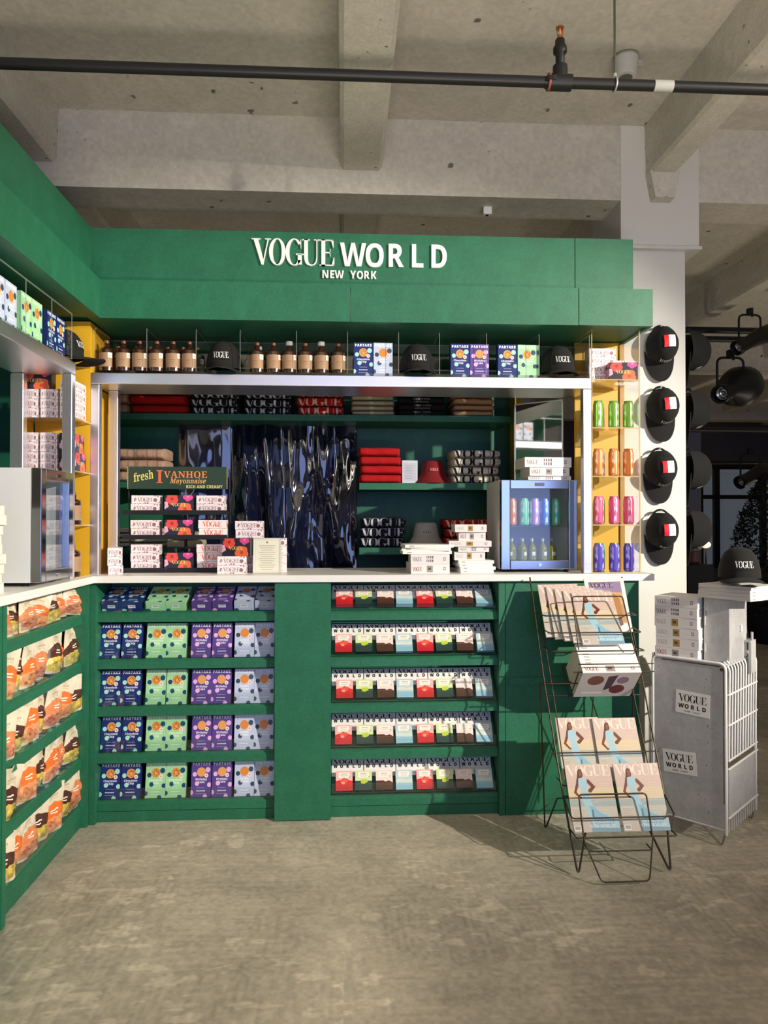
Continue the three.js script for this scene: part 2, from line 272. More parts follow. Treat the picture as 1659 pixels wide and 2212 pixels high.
// drink cans
const CAN = Object.fromEntries(Object.entries({ green: ['#8ac24a', '#dff0c8'], orange: ['#d9803c', '#f6d2b0'], pink: ['#e0608a', '#f9c8d8'], purple: ['#5a4bb4', '#c4bcf0'], mint: ['#74d39c', '#e0f7e8'], blue: ['#4f86d8', '#cfe0fa'], lilac: ['#c89ae0', '#f2e2fa'] }).map(([k, [c, l]]) => [k, M(0xffffff, k === 'green' ? 0.16 : 0.3, { metalness: k === 'green' ? 0.55 : 0.25, map: paint(256, 160, (x, w, h) => { rect(x, c, 0, 0, w, h); for (let i = 0; i < 4; i++) { x.save(); x.translate(i * 64 + 42, h - 16); x.rotate(-Math.PI / 2); text(x, 'Mingle', 0, 0, `bold 38px ${S}`, l, 150, 'left'); x.restore(); } }) })]));
// cap prints
const capPrint = M(0xffffff, .9, { map: paint(256, 128, (x, w, h) => { rect(x, '#0d0d0d', 0, 0, w, h); masthead(x, 20, 104, 216, 82, '#f4f4f0'); x.strokeStyle = '#0d0d0d'; x.lineWidth = 4; x.beginPath(); x.arc(84, 64, 20, 0, 7); x.stroke(); }) });
const redHatPrint = M(0xffffff, .9, { map: paint(128, 64, (x, w, h) => { rect(x, '#7d0610', 0, 0, w, h); masthead(x, 8, 52, 112, 40, '#d9b3b0'); }) });
const whiteHatPrint = M(0xffffff, .9, { map: paint(128, 64, (x, w, h) => { rect(x, '#bdbab0', 0, 0, w, h); masthead(x, 8, 52, 112, 40, '#5d5248'); }) });
const sticker = M(0xffffff, .35, { map: paint(96, 96, (x, w, h) => { rect(x, '#f2f0ec', 0, 0, w, h); rect(x, '#e2222c', 0, 0, 38, h); x.save(); x.translate(66, 36); x.rotate(-.5); rect(x, '#8f8f8c', -12, -4, 22, 6); x.restore(); rect(x, '#b4b2ae', 56, 62, 28, 8); }) });
// garments
const knitTex = (bg, ink) => paint(512, 128, (x, w, h) => { rect(x, bg, 0, 0, w, h); for (let i = 0; i < 900; i++) { x.globalAlpha = .1; rect(x, i % 2 ? '#000' : '#fff', rr(0, w), rr(0, h), 5, 1); } x.globalAlpha = 1; if (ink) masthead(x, 26, h - 4, w - 52, h - 8, ink); });
const knit = (bg, ink) => M(0xffffff, 0.95, { map: knitTex(bg, ink), bumpMap: T.cloth, bumpScale: 0.0008 });
const GARMENT = { navy: knit('#0b0f1e', '#c9cbd4'), red: knit('#b3060f'), redPrint: knit('#b30d14', '#e9c9b4'), cream: knit('#b0a98f'), tan: knit('#b08a68'), creamPrint: knit('#ece2d0', '#141216'), beige: knit('#c09c84', '#a5826c'), white: knit('#cfcabc'),
  black: M(0xffffff, 0.95, { map: paint(512, 128, (x, w, h) => { rect(x, '#07080c', 0, 0, w, h); text(x, 'NEW YORK', w / 2, 58, `bold 48px ${F}`, '#9b9da2', 170); text(x, 'LONDON', w / 2, 114, `bold 48px ${F}`, '#7f8186', 150); }) }), creamPatch: M(0xffffff, 0.95, { map: paint(512, 128, (x, w, h) => { rect(x, '#b3ac92', 0, 0, w, h); masthead(x, 372, 92, 120, 52, '#857a66'); }) }) };
// magazine cover: a standing woman in a long pale blue dress before the sea
const coverTex = paint(512, 696, (x, w, h) => {
  rect(x, '#d8beb4', 0, 0, w, h); for (let i = 0; i < 40; i++) { x.globalAlpha = .12; rect(x, i % 2 ? '#e8d6c4' : '#c9a9a2', rr(-60, w), rr(0, 250), rr(60, 260), rr(4, 14)); } x.globalAlpha = 1;
  rect(x, '#dfcbab', 0, 250, w, 120); for (let i = 0; i < 20; i++) { x.globalAlpha = .15; rect(x, '#efdcb6', rr(-60, w), rr(250, 370), rr(60, 200), 8); } x.globalAlpha = 1;
  rect(x, '#a9b4b4', 0, 370, w, 70); rect(x, '#c9c4b8', 0, 440, w, 170); for (let i = 0; i < 60; i++) { x.globalAlpha = .35; rect(x, ['#e4ddd2', '#93a9b2', '#cbb9ae'][i % 3], rr(-80, w), rr(380, 620), rr(50, 180), rr(2, 6)); } x.globalAlpha = 1;
  rect(x, '#7fa4b8', 190, 600, w, 100); rect(x, '#cdbfb8', 0, 600, 200, 100);
  masthead(x, 8, 126, w - 20, 116, '#efe3d8');
  blob(x, [[128, 82], [150, 50], [178, 60], [190, 110], [174, 150], [140, 210], [96, 250], [104, 180], [122, 130]], '#5b2a20');          // hair
  blob(x, [[142, 80], [160, 66], [178, 78], [180, 110], [166, 134], [148, 128]], '#8a5240');                                           // face
  blob(x, [[112, 168], [132, 160], [126, 220], [92, 290], [128, 340], [156, 342], [156, 356], [120, 362], [62, 296]], '#6d3a2c');       // arms
  blob(x, [[226, 158], [246, 166], [310, 240], [252, 300], [226, 296], [222, 270], [262, 242], [222, 196]], '#6d3a2c');
  blob(x, [[132, 150], [170, 140], [222, 152], [220, 230], [206, 270], [232, 350], [250, 430], [330, 500], [470, 560], [w, 600], [w, 660], [230, 650], [196, 560], [176, 470], [140, 370], [146, 280], [122, 220]], '#a9cfdf');
  blob(x, [[206, 430], [256, 440], [330, 510], [470, 575], [420, 640], [260, 640], [232, 540]], '#8fbdd2'); blob(x, [[232, 470], [246, 470], [250, 560], [226, 540]], '#4d7d98');
  text(x, 'FASHION’S', 330, 606, `46px ${F}`, '#e8f1f2', 250); text(x, 'NEW WORLDS', 330, 652, `46px ${F}`, '#e8f1f2', 310);
  for (let i = 0; i < 7; i++) rect(x, '#b79f98', 18, 470 + i * 17, 60 + (i * 37) % 50, 5); for (let i = 0; i < 3; i++) rect(x, '#e6cdb2', 350, 206 + i * 20, 110 - i * 14, 6); rect(x, '#f4efe8', 12, 630, 72, 52); for (let i = 0; i < 16; i++) rect(x, '#333', 20 + i * 3.6, 636, i % 3 ? 1.2 : 2.4, 36);
});
const coverMat = MP(lin(0.8, 0.8, 0.8), 0.22, { map: coverTex, clearcoat: 0.6, clearcoatRoughness: 0.12 });
const otherCover = MP(lin(0.85, 0.85, 0.85), 0.25, { clearcoat: 0.5, clearcoatRoughness: 0.12, map: paint(256, 348, (x, w, h) => { rect(x, '#ece6e2', 0, 0, w, h); rect(x, '#8f7aa0', 24, 22, w - 48, 70); rect(x, '#c99b6c', 24, 92, w - 48, 200); rect(x, '#b48a5e', 24, 170, w - 48, 110); for (let i = 0; i < 14; i++) rect(x, ['#d9ad7c', '#a99cb4'][i % 2], rr(24, 120), rr(40, 160), rr(40, 90), 5); blob(x, [[150, 130], [176, 100], [206, 130], [214, 250], [160, 250]], '#a9743f'); blob(x, [[170, 250], [200, 250], [206, 300], [178, 312]], '#6d4a3a'); masthead(x, 30, 62, 150, 34, '#3b2a5c'); }) });
const spineTex = (img, ink) => paint(256, 40, (x, w, h) => { rect(x, '#e4dedb', 0, 0, w, h); masthead(x, 10, 29, 62, 18, ink); if (img) { rect(x, img, 104, 6, 40, 28); rect(x, '#5a4a2c', 112, 14, 20, 10); } else { for (let i = 0; i < 8; i++) rect(x, '#5b4a55', 104 + (i % 4) * 12, 6 + (i >> 2) * 15, 5 + (i * 5) % 4, 11); } rect(x, '#8d8890', 214, 12, 16, 14); rect(x, '#e4dedb', 218, 16, 8, 6); });
const spineMats = [spineTex(null, '#6d6470'), spineTex('#a8884a', '#b0a5a5'), spineTex('#9c8f92', '#7a3c40')].map((t) => M(0xffffff, .45, { map: t }));
const pageMat = M(0xffffff, .8, { map: paint(64, 64, (x, w, h) => { rect(x, '#dcd8cf', 0, 0, w, h); for (let i = 0; i < 22; i++) { x.globalAlpha = .35; rect(x, i % 2 ? '#b8b2a8' : '#f0ece4', 0, i * 3, w, 1); } }) });
const slimSpine = M(0xffffff, .5, { map: paint(256, 16, (x, w, h) => { rect(x, '#efece6', 0, 0, w, h); rect(x, '#a9a49c', 22, 5, 26, 6); rect(x, '#d8d2c8', 60, 7, 120, 2); }) });
const backCover = MP(0xffffff, 0.3, { clearcoat: .4, map: paint(256, 190, (x, w, h) => { rect(x, '#c9c2c0', 0, 0, w, h); disc(x, 70, 60, 36, '#7a4a3c'); blob(x, [[120, 30], [160, 20], [150, 120], [120, 140]], '#4d3a4a'); disc(x, 190, 60, 26, '#8d6f88'); disc(x, 180, 130, 34, '#6d2f3a'); rect(x, '#e7e1de', 30, 150, 90, 14); }) });
// snack bags
const bagTex = (a, b, c) => paint(192, 288, (x, w, h) => { rect(x, '#d9cdb8', 0, 0, w, h);
  blob(x, [[0, 150], [40, 112], [110, 96], [w, 124], [w, 180], [150, 196], [60, 186], [0, 206]], a); blob(x, [[10, 196], [90, 180], [w - 8, 188], [w - 4, 266], [100, 278], [8, 270]], b); for (let i = 0; i < 34; i++) disc(x, rr(22, w - 18), rr(200, 262), rr(6, 12), c[i % 3]);
  for (let i = 0; i < 9; i++) rect(x, '#b49a7c', 44 + i * 12, 58, 7, 13); rect(x, '#cbb899', 54, 80, 90, 5); rect(x, '#f7ece0', 60, 140, 74, 8); rect(x, '#f7ece0', 70, 156, 54, 6);
  for (let i = 0; i < 7; i++) { x.globalAlpha = .3; rect(x, '#b8ab94', 0, 6 + i * 5, w, 1.5); } x.globalAlpha = 1; });
const BAG = [['orange and white', bagTex('#e2702c', '#e89a6a', ['#c9603a', '#e7a070', '#d9825a'])], ['brown and yellow', bagTex('#4a2318', '#d8bc54', ['#c9a544', '#e8d890', '#a88a4c'])], ['dusty pink and orange', bagTex('#d88254', '#c98468', ['#b85c40', '#d89a78', '#a84c34'])]].map(([word, t]) => ({ word, mat: MP(0xffffff, .42, { map: t, clearcoat: .3, clearcoatRoughness: .3 }) }));
const signTex = paint(640, 144, (x, w, h) => {
  rect(x, '#22392c', 0, 0, w, h); for (let i = 0; i < 14; i++) { blob(x, [[0, i * 10.4], [9, i * 10.4 + 5], [0, i * 10.4 + 10]], '#c8a85a'); blob(x, [[w, i * 10.4], [w - 7, i * 10.4 + 5], [w, i * 10.4 + 10]], '#c8a85a'); }
  x.save(); x.translate(40, 100); x.rotate(-.2); text(x, 'fresh', 0, 0, `italic bold 74px ${S}`, '#dfd06a', 130, 'left'); x.restore();
  text(x, 'I', 206, 106, `bold 118px ${S}`, '#d9663f'); text(x, 'VANHOE', 232, 72, `bold 62px ${S}`, '#e2824e', 330, 'left'); text(x, 'Mayonnaise', 270, 108, `italic bold 44px ${S}`, '#e0a860', 230, 'left'); text(x, 'RICH AND CREAMY', 374, 139, `bold 26px ${F}`, '#d8cf7c', 240, 'left');
});
const menuMat = M(0xffffff, .6, { map: paint(128, 176, (x, w, h) => { rect(x, '#dfdccb', 0, 0, w, h); disc(x, 64, 18, 5, '#777'); for (let i = 0; i < 12; i++) rect(x, '#a8a498', 24 + (i % 3) * 6, 34 + i * 11, 80 - (i % 3) * 12, 3); x.strokeStyle = '#c8c4b4'; x.lineWidth = 2; x.strokeRect(6, 6, w - 12, h - 12); }) });
const worldSticker = M(0xffffff, .5, { map: paint(320, 220, (x, w, h) => { rect(x, '#e3e1dc', 0, 0, w, h); masthead(x, 26, 104, w - 56, 72, '#101010'); spaced(x, 'WORLD', w / 2, 168, w - 50, `bold 56px ${F}`, '#101010'); spaced(x, 'NEW YORK', w / 2, 202, 150, `bold 19px ${F}`, '#333'); }) });

// ---------------------------------------------------------------- the hall
struct('floor', slab(-7, 13, -0.2, 0, -16.3, 8.3, 2.6), concrete);
struct('ceiling', slab(-7.3, 13.3, 3.72, 4.0, -16.3, 8.3, 2.2), plaster);
struct('wall_left', slab(-7.3, -7, -0.2, 3.72, -16.3, 8.3, 2.2), plaster);
struct('wall_right', slab(13, 13.3, -0.2, 3.72, -16.3, 8.3, 2.2), plaster);
struct('wall_front', slab(-7, 13, -0.2, 3.72, 8, 8.3, 2.2), plaster);
{ // far wall with its big window
  const x0 = 7.15, x1 = 9.4, y0 = 0.55, y1 = 2.63, z0 = -14.25, z1 = -14;
  struct('wall_back', merge([slab(-7, x0, 0, 3.72, z0, z1, 2.2), slab(x1, 13, 0, 3.72, z0, z1, 2.2), slab(x0, x1, 0, y0, z0, z1, 2.2), slab(x0, x1, y1, 3.72, z0, z1, 2.2)]), M(lin(0.1, 0.1, 0.11), 0.9));
  const w = new THREE.Group(); w.name = 'window_1'; w.position.set((x0 + x1) / 2, y0, -14.08); w.userData.kind = 'structure'; scene.add(w);
  const W = x1 - x0, H = y1 - y0, xm = 7.5 - (x0 + x1) / 2, ym = 1.98 - y0, xr = 8.47 - (x0 + x1) / 2;
  part(w, 'window_frame', merge([box(W, 0.09, 0.1, 0, H - 0.045, 0), box(W, 0.07, 0.1, 0, 0.035, 0), box(0.06, H, 0.1, -W / 2 + 0.03, H / 2, 0), box(0.06, H, 0.1, W / 2 - 0.03, H / 2, 0)]), blackMetal);
  for (const x of [xm, xr]) part(w, 'mullion', box(0.11, H - 0.16, 0.09, x, H / 2 - 0.01, 0), blackMetal);
  part(w, 'transom', box(W - 0.12, 0.08, 0.08, 0, ym, 0), blackMetal);
  for (const [a, b] of [[-W / 2 + 0.06, xm - 0.055], [xm + 0.055, xr - 0.055], [xr + 0.055, W / 2 - 0.06]]) for (const [c, d] of [[0.07, ym - 0.04], [ym + 0.04, H - 0.09]]) part(w, 'pane', box(b - a, d - c, 0.01, (a + b) / 2, (c + d) / 2, 0), glass);
}
// concrete beams across the hall and joists along it
const beamZ = [[-3.93, 0.27], [-8.3, 0.3], [-12.4, 0.3], [1.6, 0.3], [5.4, 0.3]];
beamZ.forEach(([z, d]) => { struct(numbered('beam'), slab(-7, 13, 3.3, 3.72, z - d, z, 2.2), plaster); });
const joistX = [-5, -3.35, -1.66, 0.095, 1.77, 3.45, 5.1, 6.8, 8.5, 10.2, 11.9];
const joistProfile = [[-0.125, 0.3], [-0.115, 0.02], [-0.095, 0], [0.095, 0], [0.115, 0.02], [0.125, 0.3]];
const spans = [[-14, -12.7], [-12.4, -8.6], [-8.3, -4.2], [-3.93, 1.3], [1.6, 5.1], [5.4, 8]];
for (const x of joistX) for (const [a, b] of spans) struct(numbered('joist'), prism(joistProfile.map(([q, h]) => [q * (x > 1 ? 0.66 : 1), h]), b - a), plaster, [x, 3.43, a]);
struct('beam_haunch', prism([[-0.055, 0], [0.055, 0], [0.085, 0.15], [-0.085, 0.15]], 0.075), plaster, [1.775, 3.29, -3.93]);
{ // the free-standing column beside the kiosk
  const c = new THREE.Group(); c.name = 'column'; c.position.set(1.775, 0, -4.14); c.userData.kind = 'structure'; scene.add(c);
  part(c, 'shaft', slab(-0.203, 0.155, 0, 3.035, -0.19, 0.19, 2), columnPaint);
  part(c, 'capital', slab(-0.225, 0.225, 3.035, 3.72, -0.24, 0.216, 2), columnPaint);
  part(c, 'capital_trim', box(0.47, 0.018, 0.46, 0, 3.035, 0), columnPaint);
}
{ // sprinkler pipe under the joists
  const t = thing('sprinkler_pipe', 'black iron sprinkler pipe running under the painted ceiling with an upright copper head', 'pipe', [0, 3.187, -2.7]);
  part(t, 'pipe', cyl(0.0205, 9, 0, 0, 0, 20).rotateZ(Math.PI / 2).translate(1, 0, 0), blackMetal);
  part(t, 'tee_fitting', merge([cyl(0.031, 0.085, 0, 0, 0, 16).rotateZ(Math.PI / 2), cyl(0.034, 0.016, -0.037, 0, 0, 16).rotateZ(0), cyl(0.028, 0.055, 0, 0.035, 0, 16)]).translate(0.83, 0, 0), blackMetal);
  part(t, 'red_joint', cyl(0.032, 0.008, 0, 0, 0, 16).rotateZ(Math.PI / 2).translate(0.785, 0, 0), M(lin(0.25, 0.06, 0.04), .6));
  part(t, 'riser_pipe', lathe([[0, 0], [0.017, 0], [0.017, 0.05], [0.026, 0.055], [0.026, 0.075], [0.019, 0.085], [0.018, 0.105], [0, 0.105]], 14).translate(0.83, 0.06, 0), blackMetal);
  const h = part(t, 'sprinkler_head', merge([cyl(0.011, 0.016, 0, 0.008, 0, 12), rod([-0.009, 0.012, 0], [-0.011, 0.045, 0], 0.0025, 6), rod([0.009, 0.012, 0], [0.011, 0.045, 0], 0.0025, 6), cyl(0.016, 0.004, 0, 0.047, 0, 14)]), M(lin(0.45, 0.18, 0.08), .35, { metalness: .8 }), [0.83, 0.165, 0]);
  part(h, 'glass_bulb', cyl(0.004, 0.026, 0, 0.03, 0, 8), M(lin(.7, .35, .15), .2));
  part(t, 'tape_band', cyl(0.0215, 0.075, 0, 0, 0, 18).rotateZ(Math.PI / 2).translate(1.235, 0, 0), M(lin(.4, .4, .38), .7));
  const r = thing('pipe_hanger', 'thin steel hanger rod holding the black sprinkler pipe from the ceiling', 'hanger', [1.045, 3.187, -2.7]);
  part(r, 'rod', cyl(0.0045, 0.5, 0, 0.283, 0, 8), M(lin(.12, .13, .1), .5, { metalness: .5 }));
  part(r, 'clamp', merge([new THREE.TorusGeometry(0.0245, 0.004, 6, 20).rotateY(Math.PI / 2), cyl(0.008, 0.022, 0, 0.03, 0, 8)]), M(lin(.5, .5, .48), .4, { metalness: .6 }));
  const j = thing('junction_box', 'white round junction box on the ceiling near the hanger rod', 'junction box', [1.345, 3.72, -3.34]);
  part(j, 'cover', lathe([[0, -0.1], [0.045, -0.1], [0.05, -0.09], [0.06, -0.02], [0.062, 0], [0, 0]], 20), M(lin(.55, .54, .5), .6)); part(j, 'opening', cyl(0.032, 0.004, 0, -0.101, 0, 16), M(lin(.12, .11, .1), .8)); part(j, 'cable_stub', box(0.03, 0.03, 0.02, 0.066, -0.03, 0), plaster);
  const s = thing('beam_sensor', 'small white sensor box under the concrete beam above the green header', 'sensor', [0.82, 3.3, -4.06]);
  part(s, 'housing', rbox(0.05, 0.045, 0.04, 0.006, 0, -0.0225, 0), white); part(s, 'lens', cyl(0.008, 0.006, 0, -0.046, 0, 10), black);
}
// ---------------------------------------------------------------- lamps
function stageLight(label, pos, aim, k, on, fat = 1, group) {
  const t = thing('stage_spotlight', label, 'spotlight', pos, 0, group);
  const dir = V3(aim).sub(V3(pos)).normalize(), q = new THREE.Quaternion().setFromUnitVectors(new THREE.Vector3(0, 0, 1), dir);
  const add = (n, g, m) => part(t, n, g.scale(k, k, k).applyQuaternion(q), m);
  add('body', lathe([[0.0, -0.34], [0.05 * fat, -0.34], [0.09 * fat, -0.3], [0.1 * fat, -0.16], [0.085 * fat, -0.06], [0.075, 0.02], [0.075, 0.14], [0.085, 0.15], [0.085, 0.2], [0.07, 0.2], [0.068, 0.16]], 24).rotateX(Math.PI / 2), blackMetal);
  add('lens', lathe([[0, 0.162], [0.03, 0.158], [0.067, 0.14]], 24).rotateX(Math.PI / 2), on ? M(lin(1, .9, .75), .4, { emissive: lin(1, .88, .7), emissiveIntensity: 3 }) : glass);
  if (!on) add('reflector', merge([lathe([[0.012, 0.1], [0.05, 0.125], [0.066, 0.14]], 24).rotateX(Math.PI / 2), new THREE.TorusGeometry(0.058, 0.005, 6, 24).translate(0, 0, 0.145), new THREE.TorusGeometry(0.03, 0.005, 6, 20).translate(0, 0, 0.14), new THREE.SphereGeometry(0.013, 10, 8).translate(0, 0, 0.13)]), chrome);
  part(t, 'yoke', wire([[-0.125 * k, 0, 0], [-0.125 * k, 0.3 * k, 0], [0.125 * k, 0.3 * k, 0], [0.125 * k, 0, 0]], 0.012 * k, 0.06 * k), blackMetal);
  part(t, 'clamp', merge([box(0.05 * k, 0.07 * k, 0.05 * k, 0, 0.335 * k, 0), cyl(0.012 * k, 0.1 * k, 0.03 * k, 0.33 * k, 0, 8).rotateZ(0)]), blackMetal);
  return t;
}
{ const t = stageLight('black stage spotlight with a barn door that lights the green kiosk from the ceiling', KEY_POS, KEY_AIM, 1, true);
  const h = V3(KEY_AIM).sub(V3(KEY_POS)).setY(0).normalize(), turn = Math.atan2(h.x, h.z), f = 0.73, y = -0.352;   // keeps the beam off the near floor
  part(t, 'barn_door', slab(-.4, .4, y - .34, y, f - .003, f + .003), blackMetal, [0, 0, 0], [0, turn, 0]);
  for (const s of [-1, 1]) part(t, 'barn_door_arm', rod([s * .08, -.03, .14], [s * .3, y - .05, f], .006, 6), blackMetal, [0, 0, 0], [0, turn, 0]); }
{ const d = V3(KEY_AIM).sub(V3(KEY_POS)).normalize(); key.position.copy(V3(KEY_POS)).addScaledVector(d, 0.24); key.target.position.set(...KEY_AIM); key.castShadow = true; scene.add(key, key.target); }
stageLight('black stage spotlight that lights the side counter from the right', SIDE_POS, SIDE_AIM, 1, true);
{ const d = V3(SIDE_AIM).sub(V3(SIDE_POS)).normalize(); sideKey.position.copy(V3(SIDE_POS)).addScaledVector(d, 0.24); sideKey.target.position.set(...SIDE_AIM); sideKey.castShadow = true; scene.add(sideKey, sideKey.target); }
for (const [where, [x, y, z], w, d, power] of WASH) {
  const t = thing('added_light_tray', `added unseen light tray on the floor, ${where}`, 'light', [x, 0, z]);
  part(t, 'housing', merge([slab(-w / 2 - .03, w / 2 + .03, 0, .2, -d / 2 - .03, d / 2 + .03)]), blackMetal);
  part(t, 'fill_face', box(w, .01, d, 0, .205, 0), M(lin(1, .95, .85), .5, { emissive: WASH_COLOR, emissiveIntensity: power * .1 }));
  if (z > 0) part(t, 'added_flag', slab(-w / 2 - .4, w / 2 + .4, 0, .6, -d / 2 - .09, -d / 2 - .06), blackMetal);  // added flag, out of view, keeps the tray light off the kiosk
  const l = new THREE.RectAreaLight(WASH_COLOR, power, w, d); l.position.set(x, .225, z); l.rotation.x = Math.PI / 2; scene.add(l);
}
{ const t = thing('stage_screen', 'large blue glowing stage screen across the hall', 'screen', [SCREEN.x, SCREEN.y, SCREEN.z]);
  part(t, 'cabinet', box(SCREEN.w + 0.1, SCREEN.h + 0.1, 0.16, 0, 0, 0.1), blackMetal);
  part(t, 'display', box(SCREEN.w, SCREEN.h, 0.02, 0, 0, 0.01), M(0x000000, .6, { emissive: SCREEN.color, emissiveIntensity: SCREEN.glow }));
  for (const s of [-1, 1]) part(t, 'leg', box(0.08, SCREEN.y - SCREEN.h / 2, 0.5, s * SCREEN.w * .4, -(SCREEN.y + SCREEN.h / 2) / 2, 0.1), blackMetal);
  const l = new THREE.RectAreaLight(SCREEN.color, SCREEN.light, SCREEN.w, SCREEN.h); l.position.set(SCREEN.x, SCREEN.y, SCREEN.z - 0.03); l.rotation.y = 0; scene.add(l); }

// ---------------------------------------------------------------- the kiosk
const LIPS = [1.042, 0.808, 0.573, 0.34, 0.104], WT = 1.228;
const lipProfile = (y) => [[-0.07, y - 0.009], [-0.052, y], [-0.04, y], [-0.027, y - 0.012], [-0.025, y - 0.048], [-0.07, y - 0.05]];
function bay(t, x0, x1, backSlope) {
  part(t, 'back_panel', slab(x0, x1, 0.05, 1.19, -0.262, -0.25, .5), green);
  part(t, 'plinth', slab(x0, x1, 0, 0.052, -0.05, -0.03, .5), green);
  LIPS.forEach((y, i) => {
    const s = part(t, 'shelf', rail(lipProfile(y), x0, x1), green);
    if (i < 5) part(s, 'shelf_board', backSlope(y, i, x0, x1), green);
    part(s, 'clear_lip', slab(x0 + 0.004, x1 - 0.004, y + 0.001, y + 0.062, -0.0335, -0.031), acrylic);
  });
}
// boards that lean the goods back
const leanBoard = (ang, len, z0 = -0.072) => (y, x0, x1) => box(x1 - x0 - 0.002, 0.008, len).translate(0, -0.005, -len / 2).rotateX(-ang).translate((x0 + x1) / 2, y, z0);
const boxBoard = (y, i, x0, x1) => (i ? leanBoard(0.2, 0.12, -0.056)(y, x0, x1) : leanBoard(-0.37, 0.185)(y, x0, x1));
const PACK_A = [0.75, 1.02, 1.02, 1.02, 1.02], packBoard = (y, i, x0, x1) => leanBoard(-PACK_A[i], 0.175)(y, x0, x1);
{
  const t = thing('display_counter', 'long green counter facing the room, with two bays of stepped shelves', 'counter', [0, 0, -3.63]);
  part(t, 'end_stile', slab(-1.255, -1.225, 0, 1.193, -0.28, 0, .5), green);
  part(t, 'center_panel', merge([slab(-0.345, -0.065, 0.005, 1.193, -0.02, 0.012, .5), slab(-0.345, -0.327, 0, 1.193, -0.28, -0.02, .5), slab(-0.083, -0.065, 0, 1.193, -0.28, -0.02, .5)]), green);
  part(t, 'stile', slab(0.79, 0.822, 0, 1.193, -0.28, 0, .5), green);
  part(t, 'end_panel', merge([slab(0.825, 1.52, 0.004, 1.193, -0.02, 0, .5), slab(1.5, 1.52, 0, 1.193, -0.28, -0.02, .5)]), green);
  part(t, 'panel_batten', merge([slab(0.84, 1.5, 0.66, 0.7, 0, 0.006, .5)]), green);
  bay(t, -1.225, -0.345, boxBoard); bay(t, -0.065, 0.79, packBoard);
  const l = thing('display_counter', 'green side counter on the left, its shelves full of snack bags', 'counter', [-1.255, 0, -2.0], Math.PI / 2);
  part(l, 'end_panel', merge([slab(0, 0.72, 0, 1.193, -0.02, 0, .5), slab(0, 0.02, 0, 1.193, -0.28, -0.02, .5)]), green);
  part(l, 'stile', slab(0.72, 0.75, 0, 1.193, -0.28, 0.004, .5), green);
  part(l, 'end_stile', slab(1.6, 1.628, 0, 1.193, -0.28, 0, .5), green);
  bay(l, 0.75, 1.6, (y, i, x0, x1) => leanBoard(0.02, 0.14, -0.06)(y, x0, x1));
  const s = new THREE.Shape([[-1.75, 4.15], [1.587, 4.15], [1.587, 3.6], [-1.225, 3.6], [-1.225, 1.97], [-1.75, 1.97]].map(([x, z]) => new THREE.Vector2(x, z)));
  solo('worktop', new THREE.ExtrudeGeometry(s, { depth: 0.03, bevelEnabled: true, bevelSize: 0.002, bevelThickness: 0.0025, bevelSegments: 1 }).rotateX(-Math.PI / 2).scale(1, 1, 1).translate(0, 0, 0), white, 'white L-shaped worktop lying on the green counters', 'worktop', [0, 1.1955, 0]);
}
